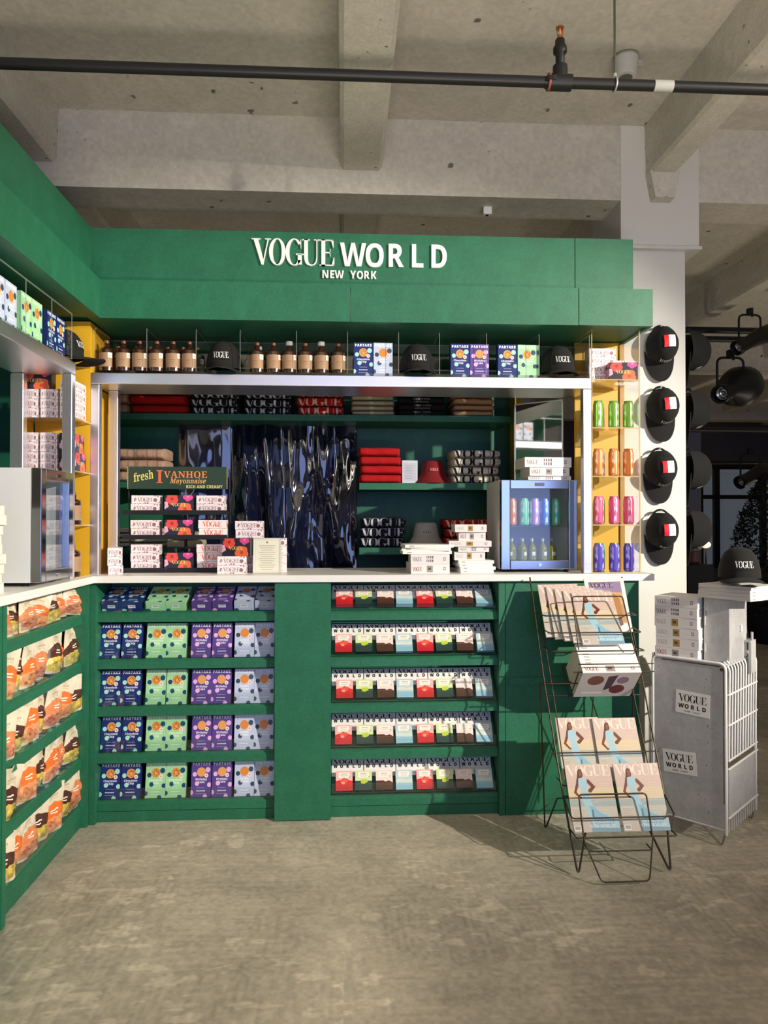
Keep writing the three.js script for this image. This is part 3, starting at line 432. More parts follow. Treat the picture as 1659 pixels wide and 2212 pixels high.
{ // headers
  const Y0 = 2.487, Y1 = 2.675, Y2 = 2.955;
  const t = thing('header_fascia', 'green stepped header above the kiosk with white raised lettering', 'header', [0, 0, 0]);
  part(t, 'upper_panel', slab(-1.255, 1.186, Y1, Y2, -3.64, -3.62, .5), green); part(t, 'upper_panel', slab(1.189, 1.492, Y1, Y2, -3.64, -3.617, .5), green); part(t, 'upper_return', slab(1.472, 1.492, Y1, Y2, -3.93, -3.64, .5), green);
  part(t, 'lower_panel', slab(-1.185, 0.031, Y0, Y1, -3.575, -3.55, .5), green); part(t, 'lower_panel', slab(0.033, 1.182, Y0, Y1, -3.575, -3.55, .5), green); part(t, 'lower_panel', slab(1.185, 1.565, Y0, Y1, -3.575, -3.547, .5), green);
  part(t, 'lower_return', slab(1.545, 1.565, Y0, Y1, -3.93, -3.575, .5), green);
  part(t, 'ledge', slab(-1.255, 1.545, Y1 - 0.012, Y1 - 0.001, -3.66, -3.575, .5), green);
  part(t, 'soffit', slab(-1.255, 1.545, Y0 + 0.01, Y0 + 0.022, -3.93, -3.575, .5), green);
  let x = -0.459; const k = 0.414 / MAST_W;
  for (const l of LETTERS) {
    const g = l.solids.map((c) => { const s = new THREE.Shape(c.map(([a, b]) => new THREE.Vector2(a * k, b * 0.131))); if (l.holes) s.holes.push(new THREE.Path(l.holes[0].map(([a, b]) => new THREE.Vector2(a * k, b * 0.131)))); return new THREE.ExtrudeGeometry(s, { depth: 0.012, bevelEnabled: false }); });
    part(t, 'letter', merge(g), letterWhite, [x, 2.785, -3.62]); x += l.adv * k;
  }
  const word = (s, x0, x1, y, h, sx) => { const n = s.length; [...s].forEach((ch, i) => { if (ch === ' ') return; const g = new TextGeometry(ch, { font, size: h, depth: 0.012, curveSegments: 5 }); g.computeBoundingBox(); const b = g.boundingBox, w = (b.max.x - b.min.x) * sx; g.translate(-b.min.x, 0, 0).scale(sx * h / (b.max.y - b.min.y) * (ch === 'O' ? 1.03 : 1), h / (b.max.y - b.min.y) * (ch === 'O' ? 1.03 : 1), 1);
    part(t, 'letter', g, letterWhite, [x0 + (x1 - x0) * i / (n - 1) * (1 - 0) - w / 2, y - (ch === 'O' ? h * .015 : 0), -3.62]); }); };
  word('WORLD', 0.045, 0.482, 2.785, 0.118, 0.86); word('NEW YORK', -0.094, 0.15, 2.722, 0.04, 0.88);
  const l = thing('header_fascia', 'plain green stepped header along the left side of the kiosk', 'header', [0, 0, 0]);
  part(l, 'upper_panel', slab(-1.275, -1.255, Y1, Y2, -3.62, -2.0, .5), green); part(l, 'lower_panel', slab(-1.21, -1.185, Y0, Y1, -3.55, -2.0, .5), green);
  part(l, 'ledge', slab(-1.275, -1.21, Y1 - 0.012, Y1 - 0.001, -3.62, -2.0, .5), green); part(l, 'soffit', slab(-1.53, -1.21, Y0 + 0.01, Y0 + 0.022, -3.575, -2.0, .5), green);
}
{ // aluminium frames that carry the upper shelf
  const t = thing('aluminium_frame', 'brushed aluminium frame around the serving opening below the lettered header', 'frame', [0, 0, 0]);
  part(t, 'post', rbox(0.044, 0.953, 0.045, 0.004, -1.241, 1.7055, -3.6675), alu); part(t, 'post', rbox(0.044, 0.953, 0.045, 0.004, 1.258, 1.7055, -3.6675), alu);
  part(t, 'rear_post', rbox(0.05, 0.953, 0.045, 0.004, -1.208, 1.7055, -3.85), alu);
  part(t, 'shelf_rail', rbox(2.543, 0.057, 0.285, 0.004, 0.0085, 2.2115, -3.7875), alu);
  const l = thing('aluminium_frame', 'brushed aluminium frame standing on the left side counter', 'frame', [0, 0, 0]);
  part(l, 'post', rbox(0.045, 0.953, 0.045, 0.004, -1.278, 1.7055, -3.408), alu); part(l, 'rear_post', rbox(0.06, 0.953, 0.045, 0.004, -1.505, 1.7055, -3.408), alu);
  part(l, 'post', rbox(0.045, 0.953, 0.045, 0.004, -1.278, 1.7055, -2.05), alu);
  part(l, 'shelf_rail', rbox(0.275, 0.057, 1.43, 0.004, -1.3925, 2.2115, -2.715), alu);
}
{ // yellow corner and acrylic towers
  const t = thing('corner_panel', 'yellow corner panels where the two counters meet', 'panel', [0, WT, 0]);
  part(t, 'front_panel', slab(-1.53, -1.263, 0, 1.265, -3.66, -3.645), yellow); part(t, 'side_panel', slab(-1.28, -1.263, 0, 0.95, -3.95, -3.69), yellow); part(t, 'side_panel', slab(-1.28, -1.263, 1.015, 1.265, -3.94, -3.66), yellow);
  const r = thing('shelf_tower', 'clear acrylic shelf tower with yellow back beside the white column, holding drink cans', 'shelf', [0, WT, 0]);
  part(r, 'back_panel', slab(1.285, 1.535, 0, 1.265, -3.94, -3.925), yellow); part(r, 'back_strip', slab(1.536, 1.562, 0, 1.265, -3.94, -3.915), M(lin(.3, .14, .02), .4));
  part(r, 'side_pane', slab(1.536, 1.54, 0, 1.265, -3.92, -3.655), acrylic); part(r, 'inner_pane', slab(1.283, 1.286, 0, 1.265, -3.92, -3.655), acrylic);
  part(r, 'edge_strip', merge([slab(1.535, 1.541, 0, 1.265, -3.655, -3.65), slab(1.283, 1.287, 0, 1.265, -3.655, -3.65)]), acrylicEdge);
  for (const y of [0.002, 0.25, 0.502, 0.755, 1.006]) { const s = part(r, 'shelf', slab(1.287, 1.536, y - 0.002, y + 0.002, -3.92, -3.655), acrylic); part(s, 'shelf_edge', slab(1.287, 1.536, y - 0.003, y + 0.003, -3.655, -3.65), acrylicEdge); }
  const l = thing('shelf_tower', 'clear acrylic shelf tower between the left aluminium frame and the yellow corner', 'shelf', [0, WT, 0]);
  part(l, 'back_panel', slab(-1.545, -1.535, 0, 1.0, -3.64, -3.44), yellow);
  for (const y of [0.003, 0.25, 0.505, 0.755]) { const s = part(l, 'shelf', slab(-1.535, -1.26, y - 0.002, y + 0.002, -3.643, -3.436), acrylic); part(s, 'shelf_edge', slab(-1.26, -1.256, y - 0.003, y + 0.003, -3.643, -3.436), acrylicEdge); }
}
{ // acrylic bins on the upper shelf
  const y0 = 2.2402, t = thing('acrylic_bins', 'row of clear acrylic bins on the aluminium shelf under the lettered header', 'display bins', [0, y0, 0]);
  part(t, 'tray', slab(-1.245, 1.278, 0, 0.014, -3.925, -3.66), acrylic);
  for (const x of [-1.245, -0.99, -0.745, -0.525, -0.242, 0.018, 0.28, 0.49, 0.735, 1.01, 1.275]) { const d = part(t, 'divider', slab(x - 0.0015, x + 0.0015, 0.014, 0.225, -3.92, -3.66), acrylic); part(d, 'divider_edge', merge([slab(x - 0.0014, x + 0.0014, 0.014, 0.225, -3.66, -3.657), slab(x - 0.0014, x + 0.0014, 0.225, 0.227, -3.92, -3.657)]), frost); }
  part(t, 'back_pane', slab(-1.24, 1.272, 0.014, 0.225, -3.9245, -3.9215), acrylic); part(t, 'back_edge', slab(-1.24, 1.272, 0.225, 0.229, -3.9245, -3.9215), frost);
  const l = thing('acrylic_bins', 'clear acrylic bins on the aluminium shelf along the left side', 'display bins', [0, y0, 0]);
  part(l, 'tray', slab(-1.52, -1.27, 0, 0.014, -3.42, -2.05), acrylic);
  for (const z of [-2.3, -2.6, -2.93, -3.185, -3.415]) { const d = part(l, 'divider', slab(-1.52, -1.27, 0.014, 0.225, z - 0.0015, z + 0.0015), acrylic); part(d, 'divider_edge', slab(-1.27, -1.267, 0.014, 0.225, z - 0.0014, z + 0.0014), frost); }
  part(l, 'top_edge', slab(-1.274, -1.27, 0.225, 0.23, -3.42, -2.05), frost);
}
{ // inside the kiosk: back wall with shelves, doorway with a plastic curtain
  const t = thing('back_wall_unit', 'dark green back wall inside the kiosk with clothing shelves', 'shelf unit', [0, 0, 0]);
  part(t, 'back_panel', slab(-2.3, -1.06, 0, 2.5, -4.77, -4.75, .5), green); part(t, 'back_panel', slab(0.085, 1.13, 0, 2.5, -4.77, -4.75, .5), green); part(t, 'back_panel', slab(-1.06, 0.085, 2.1, 2.5, -4.77, -4.75, .5), green);
  part(t, 'added_dark_backing', slab(-1.3, 0.3, 0, 2.0, -5.25, -5.2), black);  // added black sheet, stands in for the darkness beyond the doorway
  part(t, 'added_roof', merge([slab(-2.3, 1.53, 2.512, 2.53, -4.77, -3.66), slab(-2.3, -1.28, 2.512, 2.53, -3.66, -2.0)]), green);  // added roof, unseen; shuts out light so the kiosk inside stays dark
  part(t, 'side_panel', slab(-2.32, -2.3, 0, 2.53, -4.77, -2.0), green);
  part(t, 'shelf', slab(-1.6, 1.04, 2.112, 2.15, -4.75, -4.4, .5), green); part(t, 'shelf', slab(0.095, 1.11, 1.692, 1.732, -4.75, -4.4, .5), green); part(t, 'shelf', slab(0.095, 1.11, 1.292, 1.335, -4.75, -4.4, .5), green);
  part(t, 'shelf', slab(-1.6, -1.06, 1.7, 1.735, -4.75, -4.4, .5), green); part(t, 'shelf', slab(-1.6, -1.06, 1.3, 1.338, -4.75, -4.4, .5), green);
  part(t, 'yellow_post', slab(1.11, 1.15, 0, 2.5, -4.74, -4.6), yellow);
  const c = solo('plastic_curtain', grid((u, v) => { const x = -1.05 + 1.13 * u, open = Math.min(1, Math.max(0, (u - 0.24) * 9)), bulge = Math.sin(v * 3.1 + u * 11) * 0.5 + 0.5; const w = open * (Math.sin(u * 27 + 2.6 * Math.sin(v * 2.7 + u * 8)) * 0.024 * (0.3 + bulge) + 0.03 * Math.sin(u * 13 + v * 2.1) + (fbm(nA, u * 8, v * 3.4, 64, 3) - .5) * .15) + (fbm(nC, u * 5, v * 3, 64, 3) - .5) * .03; return [x, 0.02 + 2.09 * v, w]; }, 150, 60),
    MP(lin(0.006, 0.008, 0.025), 0.06, { clearcoat: 1, clearcoatRoughness: 0.02, ior: 1.7, side: THREE.DoubleSide }), 'crinkled plastic curtain in the kiosk doorway, coloured near black for the dark behind', 'curtain', [0, 0, -4.63]);  // clear film; the darkness behind it is put into the near-black colour
}

// ---------------------------------------------------------------- goods: cookie boxes
const ORD = ['top', 'second', 'third', 'fourth', 'bottom'];
const cookieGeo = box(0.099, 0.172, 0.05, 0, 0.086, 0);
const cookie = Object.fromEntries(Object.entries(COOKIE).map(([k, c]) => [k, stamp(() => bareMesh('cookie_box', cookieGeo, c.mats, 'box'))]));
{
  const shelfWord = (i) => `${ORD[i]} counter shelf`;
  const xs = [-1.173, -1.071, -0.949, -0.847, -0.723, -0.62, -0.505, -0.405], kinds = ['blue', 'green', 'purple', 'white'];
  LIPS.forEach((y, i) => xs.forEach((x, j) => {
    const k = kinds[j >> 1], ang = i ? -0.2 : -1.2;
    const label = `${COOKIE[k].word} cookie box, ${j % 2 ? 'right' : 'left'} one of its pair on the ${shelfWord(i)}`;
    const c = Math.cos(ang), n = Math.sin(ang), g = i ? -0.025 : 0.025;       // stands on its front edge, or lies back on the top shelf
    cookie[k](label, [x + rr(-0.003, 0.003), y + 0.0015 - n * g, (i ? -3.684 : -3.705) + g * c], [ang, 0, 0], 'cookie boxes in the counter bay');
  }));
  const top = (k, x, label) => cookie[k](label, [x, 2.2544, -3.745], [0, rr(-.02, .02), 0], 'cookie boxes in the upper bins');
  top('blue', 0.1, 'dark blue cookie box in an upper bin beside a lavender one'); top('white', 0.203, 'pale lavender cookie box in an upper bin, left of the middle cap');
  top('blue', 0.607, 'dark blue cookie box in an upper bin beside a purple one'); top('purple', 0.71, 'purple cookie box standing in the upper bins under the lettered header');
  top('blue', 0.858, 'dark blue cookie box in an upper bin beside a pale green one'); top('green', 0.962, 'pale green cookie box in an upper bin, left of the rightmost cap');
  const side = (k, z, label) => cookie[k](label, [-1.32, 2.2544, z], [0, Math.PI / 2 + rr(-.02, .02), 0], 'cookie boxes in the left upper bins');
  side('white', -2.755, 'pale lavender cookie box in the left upper bins, nearer to the camera'); side('white', -2.862, 'pale lavender cookie box in the left upper bins, next to the green pair');
  side('green', -2.998, 'pale green cookie box in the left upper bins, front one of its pair'); side('green', -3.1, 'pale green cookie box in the left upper bins, next to the blue pair');
  side('blue', -3.25, 'dark blue cookie box in the left upper bins, front one of its pair'); side('blue', -3.352, 'dark blue cookie box in the left upper bins, next to the cap');
}
// flavour packs and lettered cards
{
  const g = box(0.086, 0.096, 0.028, 0, 0.048, 0.014), cg = box(0.164, 0.088, 0.012, 0, 0.044, 0.006);
  const st = PACK.map((p) => stamp(() => bareMesh('snack_pack', g, p.mats, 'pack')));
  const cardSide = M(lin(.8, .79, .77), .5), cm = [cardSide, cardSide, cardSide, cardSide, M(0xffffff, .5, { map: cardTex }), cardSide];
  const card = stamp(() => bareMesh('lettered_carton', cg, cm, 'carton'));
  const xs = [0.002, 0.105, 0.212, 0.313, 0.417, 0.52, 0.624, 0.728], word = ['first', 'second', 'third', 'fourth', 'fifth'];
  LIPS.forEach((y, i) => {
    const b = PACK_A[i], a = b - Math.PI / 2, up = (d) => [d * Math.sin(b), -d * Math.cos(b)];
    xs.forEach((x, j) => { const [dy, dz] = up(0.002); st[j % 4](`${PACK[j % 4].word} flavour pack, ${j < 4 ? 'left' : 'right'} one of that flavour on the ${ORD[i]} shelf`, [x + rr(-.004, .004), y + 0.0018 + dy - 0.0135 * Math.sin(a), -3.702 + dz + 0.0135 * Math.cos(a)], [a + rr(-.0, .01), 0, rr(-.02, .02)], 'flavour packs on the stepped shelves'); });
    for (let j = 0; j < 5; j++) { const [dy, dz] = up(i ? 0.078 : 0.066); card(`white carton with black lettering, ${word[j]} from the left behind the packs on the ${ORD[i]} shelf`, [0.02 + j * 0.168, y + 0.0018 + dy, -3.702 + dz], [a, 0, 0], 'lettered cartons behind the packs'); }
  });
}
// oil bottles
{
  const amber = MP(lin(0.035, 0.012, 0.006), 0.08, { clearcoat: 1, clearcoatRoughness: 0.05 });
  const body = lathe([[0, 0], [0.033, 0], [0.0375, 0.006], [0.0375, 0.108], [0.034, 0.118], [0.016, 0.126], [0.013, 0.129], [0.013, 0.146], [0, 0.146]], 22);
  const label = new THREE.CylinderGeometry(0.0379, 0.0379, 0.072, 22, 1, true, -1.25, 2.5).translate(0, 0.058, 0);
  const mk = (cork) => stamp(() => { const t = bare('oil_bottle', 'bottle'); part(t, 'bottle_body', body, amber); part(t, 'label_sheet', label, bottleLabel); part(t, 'seal_sticker', new THREE.CylinderGeometry(0.0383, 0.0383, 0.026, 6, 1, true, 0.62, 0.62).translate(0, 0.082, 0), bottleSeal);
    part(t, 'stopper', cork ? merge([cyl(0.018, 0.02, 0, 0.158, 0, 14), cyl(0.011, 0.008, 0, 0.147, 0, 12)]) : merge([cyl(0.0125, 0.014, 0, 0.153, 0, 14, 0.011)]), cork ? MP(lin(.8, .82, .8), .1, { transmission: .6, thickness: 0 }) : M(lin(0.32, 0.12, 0.09), .35, { metalness: .6 })); return t; });
  const st = [mk(false), mk(true)], n = ['first', 'second', 'third', 'fourth', 'fifth', 'sixth'];
  [-1.204, -1.12, -1.04, -0.953, -0.871, -0.789].forEach((x, i) => st[0](`amber oil bottle, ${n[i]} from the left in the front row beside the yellow corner`, [x, 2.2544, -3.71], [0, rr(-.2, .3), 0], 'oil bottles in the upper bins'));
  [-0.446, -0.362, -0.282, -0.2, -0.117, -0.03].forEach((x, i) => st[i === 2 || i === 4 ? 1 : 0](`amber oil bottle, ${n[i]} from the left in the group right of the left cap`, [x, 2.2544, -3.71], [0, rr(-.2, .3), 0], 'oil bottles in the upper bins'));
  [-1.195, -1.1, -1.03, -0.94, -0.86, -0.785].forEach((x, i) => st[0](`amber oil bottle in the back row beside the yellow corner, ${n[i]} from the left`, [x + .012, 2.2544, -3.83], [0, rr(-.3, .3), 0], 'oil bottles in the back row'));
  [-0.44, -0.36, -0.28, -0.19, -0.11, -0.03].forEach((x, i) => st[i === 0 ? 1 : 0](`amber oil bottle in the back row right of the left cap, ${n[i]} from the left`, [x - .012, 2.2544, -3.83], [0, rr(-.3, .3), 0], 'oil bottles in the back row'));
  st[0]('amber oil bottle on the acrylic tower shelf just right of the left cooler', [-1.31, 1.4804, -3.56], [0, 1.5, 0]); st[0]('amber oil bottle standing on the worktop in the left acrylic tower', [-1.31, 1.2334, -3.55], [0, 1.5, 0]); 
}
// caps
function crownPoint(th, v, dx = 0) {
  const back = Math.max(0, 1 - (Math.atan2(Math.sin(th + Math.PI / 2), Math.cos(th + Math.PI / 2)) / 0.5) ** 2), v0 = 0.42 * Math.sqrt(back), q = (v0 + (1 - v0) * v) * Math.PI / 2;
  const r = Math.cos(q) ** 0.72, front = 0.006 * Math.max(0, Math.sin(th)) * Math.sin(2 * q), seam = 1 - 0.010 * Math.exp(-((Math.abs(((th / (Math.PI / 3)) % 1 + 1) % 1 - 0.5) - 0.5) ** 2) / 0.0016);
  const tp = Math.sin(th) < 0 ? 1 - 0.2 * (r * Math.sin(th)) ** 2 : 1;
  return [(0.083 + dx) * r * seam * tp * Math.cos(th), (0.128 + dx) * Math.sin(q), ((Math.sin(th) < 0 ? 0.112 : 0.098) + dx) * r * seam * Math.sin(th) + front * Math.sin(th)];
}
const crownGeo = grid((u, v) => crownPoint(-u * Math.PI * 2, v), 60, 12);
const brimGeo = (() => {
  const f = (off) => (u, v) => { const a = (90 - (u - 0.5) * 156) * DEG, e = Math.sin(Math.PI * u) ** 0.36 * 0.096 * v, p = [0.083 * Math.cos(a), 0, 0.098 * Math.sin(a)], x = p[0] * (1 + 0.05 * v), z = p[2] + e; return [x, 0.004 - 2.6 * x * x - e * 0.1 + off, z]; };
  const top = grid(f(0.0018), 22, 5), bot = grid((u, v) => f(-0.0018)(1 - u, v), 22, 5), rim = grid((u, v) => f(v * 0.0036 - 0.0018)(u, 1), 22, 1);
  return merge([top, bot, rim]);
})();
const capPatch = (a0, a1, v0, v1, off = 0.0016) => grid((u, v) => crownPoint((a1 + (a0 - a1) * u) * DEG, v0 + (v1 - v0) * v, off), 14, 4);
const dome = (x, z, off) => 0.128 * Math.sqrt(Math.max(0, 1 - ((x / 0.083) ** 2 + (z / 0.098) ** 2) ** 1.39)) + off;
function makeCap(withSticker) {
  const t = bare('baseball_cap', 'cap');
  part(t, 'crown', crownGeo, new THREE.MeshStandardMaterial({ color: capCloth.color, roughness: .95, bumpMap: T.cloth, bumpScale: .0004, side: THREE.DoubleSide })); part(t, 'brim', brimGeo, capCloth);
  part(t, 'lettering', capPatch(58, 122, 0.18, 0.42), capPrint, undefined, undefined, 'white masthead embroidery');
  part(t, 'button', new THREE.SphereGeometry(0.008, 10, 6).scale(1, .5, 1).translate(0, 0.128, 0), capCloth);
  part(t, 'back_strap', sweep(Array.from({ length: 9 }, (_, i) => { const a = (-90 + (i - 4) * 8) * DEG; return new THREE.Vector3(0.07 * Math.cos(a), 0.01, 0.113 * Math.sin(a)); }), 0.006, 6), capCloth);
  if (withSticker) { part(t, 'price_tag', grid((u, v) => { const x = -0.034 + u * 0.062, z = 0.03 - v * 0.064; return [x, dome(x, z, 0.0075), z]; }, 8, 8), sticker, undefined, undefined, 'red and white price sticker'); part(t, 'hook', cyl(0.004, 0.05, 0, 0.012, -0.108, 8), chrome); }
  return t;
}
const plainCap = stamp(() => makeCap(false)), tagCap = stamp(() => makeCap(true));
{
  const up = (x, l) => { plainCap(l, [x, 2.291, -3.78], [0.12, 0.0, 0]); scene.children[scene.children.length - 1].scale.setScalar(1.1); };
  up(-0.625, 'black cap with white lettering in an upper bin between two groups of bottles'); up(0.385, 'black cap with white lettering in an upper bin between cookie boxes'); up(1.14, 'black cap with white lettering in the last upper bin beside the acrylic tower');
  plainCap('black cap at the end of the left upper bins beside the yellow corner', [-1.37, 2.285, -3.54], [0, Math.PI / 2, 0]);
  [[1.768, 2.475, 0.06], [1.77, 2.135, 0.1], [1.757, 1.79, 0.06], [1.763, 1.448, 0.05]].forEach(([x, y, r], i) => tagCap(`black cap with red and white sticker, ${['topmost', 'second from the top', 'third from the top', 'lowest'][i]} on the column front`, [x, y, -3.915], [Math.PI / 2, r, 0]));
  [2.475, 2.135, 1.79, 1.448].forEach((y, i) => { const c = plainCap(`black cap in shade on the right side of the column, ${['topmost', 'second from the top', 'third from the top', 'lowest'][i]}`, [1.965, y, -4.02]); c.rotation.set(Math.PI / 2, Math.PI / 2, 0, 'YXZ'); });
}
// drink cans
{
  const body = lathe([[0, 0], [0.02, 0], [0.0265, 0.006], [0.0275, 0.012], [0.0275, 0.128], [0.022, 0.14], [0.0225, 0.147]], 22), lid = lathe([[0.0225, 0.147], [0.021, 0.147], [0.02, 0.143], [0, 0.143]], 18), tab = rbox(0.012, 0.0015, 0.02, 0.0006, 0, 0.1445, 0.004, 1);
  const st = Object.fromEntries(Object.keys(CAN).map((k) => [k, stamp(() => { const t = bare('drink_can', 'can'); part(t, 'can_body', body, CAN[k]); const l = part(t, 'lid', lid, chrome); part(l, 'pull_tab', tab, chrome); return t; })]));
  const rows = [['purple', 1.2331, 1, 'mint', 'lowest'], ['pink', 1.4821, 2, 'green', 'second'], ['orange', 1.7341, 3, 'purple', 'third'], ['green', 1.9871, 4, 'pink', 'highest']];
  for (const [k, y, , back, w] of rows) {
    [1.345, 1.428, 1.507].forEach((x, i) => st[k](`${k} drink can, ${['left', 'middle', 'right'][i]} one in front on the acrylic tower's ${w} can shelf`, [x, y, -3.725], [0, rr(-.6, .9), 0], 'drink cans in the acrylic tower'));
    [1.385, 1.465].forEach((x, i) => st[back](`${back} drink can behind the ${k} ones, ${i ? 'right' : 'left'} gap of the tower's ${w} can shelf`, [x, y, -3.82], [0, rr(-1, 1), 0], 'drink cans in the acrylic tower'));
  }
  // coolers
  const frameMat = M(lin(.5, .52, .55), .12, { metalness: 1 }), liner = M(lin(.35, .37, .4), .5);
  function cooler(label, W, H, D, pos, turn) {
    const t = thing('mini_fridge', label, 'fridge', pos, turn), y0 = 0.016, y1 = H, d0 = -D, d1 = -0.045, w = W / 2;
    part(t, 'cabinet', merge([slab(-w, -w + .03, y0, y1, d0, d1), slab(w - .03, w, y0, y1, d0, d1), slab(-w + .03, w - .03, y1 - .035, y1, d0, d1), slab(-w + .03, w - .03, y0, y0 + .045, d0, d1), slab(-w + .03, w - .03, y0 + .045, y1 - .035, d0, d0 + .03)]), fridgeWhite);
    const f = 0.048, door = part(t, 'door', merge([rbox(f, H - y0, .042, .004, -w + f / 2, (H + y0) / 2, -.0215), rbox(f, H - y0, .042, .004, w - f / 2, (H + y0) / 2, -.0215), rbox(W - 2 * f, f, .042, .004, 0, H - f / 2, -.0215), rbox(W - 2 * f, f, .042, .004, 0, y0 + f / 2, -.0215)]), frameMat);
    part(door, 'glass_pane', box(W - 2 * f, H - y0 - 2 * f, .006, 0, (H + y0) / 2, -.02), glass); part(door, 'lock', cyl(.009, .006, 0, 0, 0, 14).rotateX(Math.PI / 2).translate(0.0, y0 + f / 2, .002), chrome); part(door, 'badge', rbox(.05, .016, .004, .0015, .0, H - f / 2, .0015, 1), M(lin(.15, .15, .16), .3, { metalness: 1 }));
    part(t, 'shelf', slab(-w + .032, w - .032, H * .49, H * .49 + .006, d0 + .032, -.06), acrylic);
    for (const sx of [-1, 1]) for (const z of [-0.08, d0 + .04]) part(t, 'foot', cyl(.014, .016, sx * (w - .04), .008, z, 12), black);
    return t;
  }
  cooler('small steel-framed glass-door cooler of drinks at the right end of the worktop', 0.408, 0.487, 0.38, [1.028, 1.2285, -3.72], 0);
  const put = (k, x, l) => st[k](l, [x, 1.2285 + .487 * .49 + .0065, -3.83], [0, rr(-1, 1), 0]);
  put('orange', 0.905, 'orange drink can inside the right cooler'); put('lilac', 1.03, 'lilac drink can inside the right cooler'); put('mint', 0.972, 'mint green drink can inside the right cooler, beside the orange one'); put('blue', 1.085, 'blue drink can inside the right cooler, beside the lilac one'); put('mint', 1.145, 'mint green drink can inside the right cooler, farthest right');
  cooler('small steel-framed glass-door cooler on the left side worktop', 0.345, 0.49, 0.38, [-1.24, 1.2285, -3.195], Math.PI / 2);
  const putL = (k, z, l) => st[k](l, [-1.345, 1.2285 + .49 * .49 + .0065, z], [0, 1.5, 0]);
  putL('green', -3.11, 'green drink can inside the left cooler'); putL('purple', -3.18, 'purple drink can inside the left cooler');
  // juice bottles in the right cooler
  const oliveGlass = MP(lin(.26, .25, .015), .1, { clearcoat: 1 }), jb = lathe([[0, 0], [.024, 0], [.026, .005], [.026, .06], [.018, .078], [.009, .088], [.009, .1], [0, .1]], 18);
  const j = stamp(() => { const t = bare('juice_bottle', 'bottle'); part(t, 'bottle_body', jb, oliveGlass); part(t, 'cap', cyl(.0105, .016, 0, .107, 0, 12), M(lin(.5, .5, .45), .4, { metalness: .5 })); part(t, 'round_label', new THREE.CylinderGeometry(.0264, .0264, .02, 6, 1, true, -.35, .7).translate(0, .034, 0), paper); return t; });
  [.9, .955, 1.01, 1.065, 1.12].forEach((x, i) => j(`small olive bottle on the floor of the right cooler, ${['first', 'second', 'third', 'fourth', 'fifth'][i]} from the left`, [x, 1.2905, -3.815 + .012 * (i % 2)], [0, rr(-.4, .6), 0], 'small olive bottles in the cooler'));
}

// ---------------------------------------------------------------- snack bags on the side counter
{
  const g = (() => { const f = (s) => (u, v) => { const x = (u - 0.5) * 0.17, e = (1 - (2 * u - 1) ** 4) * (v < 0.74 ? Math.sin(Math.PI * Math.min(1, (v + 0.09) / 0.83)) ** 0.6 : Math.max(0, 1 - (v - 0.7) * 8)) || 0; return [x * (1 - 0.06 * Math.sin(Math.PI * v)), v * 0.228, s * (0.022 * Math.max(0, e) + 0.0006) + (0.004 * Math.sin(u * 23 + v * 17) + 0.005 * Math.sin(u * 9 - v * 26)) * e + 0.016 * Math.sin(u * 5 + 1) * v * v * v]; }; return merge([grid(f(1), 14, 14), grid((u, v) => f(-1)(1 - u, v), 14, 14)]); })();
  const st = BAG.map((b) => stamp(() => bareMesh('snack_bag', g, b.mat, 'snack bag')));
  const w = ['nearest', 'second', 'third', 'fourth', 'fifth', 'sixth', 'farthest'];
  LIPS.forEach((y, i) => { for (let j = 0; j < 7; j++) {
    const back = j % 2, k = [0, 1, 2, 0, 1, 0, 2, 1][(j + i * 3) % 8], z = -2.835 - j * 0.121 + rr(-.016, .016);
    st[k](`${BAG[k].word} snack bag, ${w[j]} one on the ${ORD[i]} side counter shelf`, [-1.318 - back * 0.028, y + 0.001, z], [0, 0, 0], 'snack bags on the side counter');
    const o = scene.children[scene.children.length - 1]; o.rotation.set((i ? 0.05 : -0.1) + rr(-.06, .14), Math.PI / 2 - rr(0, .6), rr(-.26, .14), 'YXZ'); o.scale.set(rr(.74, .92), i ? rr(.76, .96) : .64, 1);
  } });
}
// ---------------------------------------------------------------- folded clothes
function foldGeo(w, h, d, sd, flop = 0) {
  const n = noise2(sd);
  return grid((u, v) => {
    // v goes round the profile starting in the middle of the back: bottom, front, top
    const a = (v - 0.5) * 2 * Math.PI, c = Math.cos(a), s = Math.sin(a), q = 0.55, sg = (t) => Math.sign(t) * Math.abs(t) ** q, uu = Math.min(1, Math.max(0, (u - 0.03) / 0.94)), cap = (u === 0 || u === 1) ? 0.0 : 1, bev = 1 - 0.12 * (Math.abs(2 * u - 1) ** 8);
    const k = (n(u * 6, Math.abs(v - .5) * 5 + 3, 64) - 0.5), k2 = (n(u * 14 + 5, v * 9, 64) - 0.5);
    return [(u === 0 ? -0.5 : u === 1 ? 0.5 : uu - 0.5) * w * (1 + 0.02 * k), h / 2 + (sg(s) * h / 2 * bev * 0.985 + (s > 0 ? k * h * 0.06 : 0)) * cap, d / 2 * (sg(c) * bev * cap) + (c > 0 ? k * 0.010 + k2 * 0.005 : 0) + flop * k];
  }, 20, 26);
}
